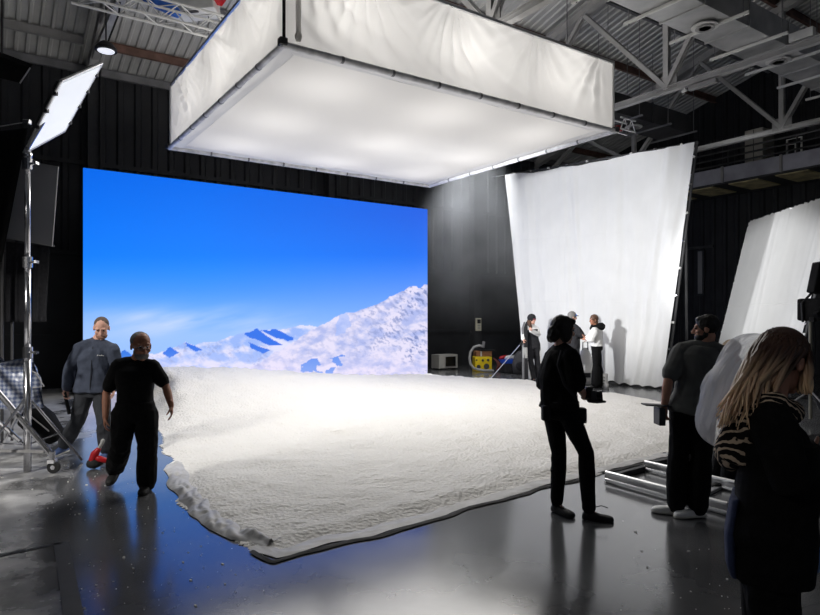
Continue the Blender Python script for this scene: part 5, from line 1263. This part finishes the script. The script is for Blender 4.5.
J = JJ(Y, dict(head=(593.6, 320), neck=(596, 327.5), shL=(594.5, 331.5, -.17), shR=(598.5, 331.5, .18), elL=(591.5, 340.5, -.2), wrL=(587.5, 337.2, -.12), elR=(593.5, 340.5, .2), wrR=(588, 339, .12), hipL=(596, 348, -.085), hipR=(596.8, 348, .085),
               knL=(596, 366, -.1), anL=(596, 384, -.11), knR=(598.5, 366, .1), anR=(599.5, 383, .12), toeL=(-1, -.3, 0), toeR=(-1, -.1, 0)))
g = Fig('person in white jacket, black hood scarf and black flared trousers before the white cloth', V((J['anL'].x, Y, 0)), vox=.009, sc=1.03)
J['anL'].z = .09; J['anR'].z = .09
g.skel(J, (-1, -.15, 0), (-.95, -.25, -.05), female=True)
g.body('skin_deep', (dict(d=(-.9, .2, .2), curl=.7), dict(d=(-.9, -.1, .1), curl=.7)))
g.trousers('black_cloth', .022, .055, .006)
g.top('white_knit', .10, .05, 1.93, .010, 'jacket', aoff=.045)
g.cap('hair_brown', grow=.012, extra=[((0, -.05, -.05), (.07, .06, .08))], fold=.005)
mb = MB(); c = g.J['neck']; mb.rtube([c+V((-.06, -.1, .0)), c+V((.05, -.12, .02)), c+V((.13, 0, .02)), c+V((.06, .12, .02)), c+V((-.06, .1, .0)), c+V((-.09, 0, -.03)), c+V((-.06, -.1, .0))], [.07, .085, .10, .085, .07, .065, .07]); mb.rtube([c+V((-.06, 0, -.02)), c+V((-.09, 0, -.14))], [.08, .04]); g.add('hood_scarf', mb.bm, 'black_cloth', fold=.012)
g.shoe('L', 'shoe_black'); g.shoe('R', 'shoe_black')
# white kit bag and boots by their feet
kb = V(((584-CX)/F*16.4, 16.4, 0))
t = thing('kit_bag', kb, 'translucent white kit bag standing between the two people by the white cloth', 'bag')
mb = MB(); mb.loft([(kb+V((0, 0, .01)), V((.22, 0, 0)), V((0, .15, 0))), (kb+V((0, 0, .35)), V((.24, 0, 0)), V((0, .16, 0))), (kb+V((.02, 0, .75)), V((.17, 0, 0)), V((0, .11, 0))), (kb+V((.03, 0, .95)), V((.06, 0, 0)), V((0, .05, 0)))], 24); mb.build('bag_body', 'white_knit', t, smooth=True)
mb = MB(); mb.tube([kb+V((-.05, -.05, .9)), kb+V((-.04, -.05, 1.1)), kb+V((.08, -.05, 1.1)), kb+V((.09, -.05, .9))], .014, 8); mb.build('handle', 'black', t)
mb = MB(); mb.box(kb+V((.02, -.155, .25)), (.22, .03, .12), None, .01); mb.build('pocket', 'soft_black', t)
fb = V(((606-CX)/F*15.4, 15.4, 0))
t = thing('ski_boot', fb, 'pale ski boot standing on the floor right of the black flared trousers', 'boot')
mb = MB(); mb.loft([(fb+V((0, 0, .0)), V((.05, 0, 0)), V((0, .14, 0))), (fb+V((0, 0, .10)), V((.05, 0, 0)), V((0, .13, 0))), (fb+V((0, .05, .18)), V((.05, 0, 0)), V((0, .07, 0))), (fb+V((0, .04, .36)), V((.055, 0, 0)), V((0, .07, 0)))], 20, 3); mb.build('boot_shell', 'steel_pale', t, smooth=True)
for z in (.12, .2, .28):
    mb = MB(); mb.box(fb+V((-.05, 0, z)), (.02, .08, .02), None, .004); mb.build('buckle', 'chrome', t)

# unseen spots added to brighten single areas of the hall
def spot(name, p, tgt, power, ang, color=(1, .97, .93), rad=.25):
    l = bpy.data.lights.new(name, 'SPOT'); l.energy = power; l.spot_size = math.radians(ang); l.spot_blend = .6; l.shadow_soft_size = rad; l.color = color
    o = bpy.data.objects.new(name, l); COL.objects.link(o); o.location = p; o.rotation_euler = (V(tgt)-V(p)).to_track_quat('-Z', 'Y').to_euler(); return o
spot('cloth_fill', (-5.4, 8.9, 3.3), (4.75, 16.9, 3.5), 5700, 36, (.97, .98, 1), .3)  # added behind the net flag to brighten the tall standing cloth
spot('tilted_cloth_fill', (-3.0, 3.5, 4.0), (8.75, 15.4, 2.5), 9500, 15, (.97, .98, 1), .2)  # added out of view to brighten the tilted cloth at the right
spot('haze_fill', R(-1.2, 3.4, 7.9), R(-.3, 1.2, 2.5), 2600, 66, (.95, .97, 1), .2)  # added under the roof to light the haze and back wall
spot('rear_fill', (-2.0, .4, 3.0), (1.25, 2.45, 1.35), 52, 30, (1, .96, .92), .3)  # added fill for the long hair and the plastic hood
spot('left_spot', (-5.8, 3.2, 3.6), (-4.6, 7.2, .7), 850, 52)  # unseen lamp added off to the left for the grey jacket and stands
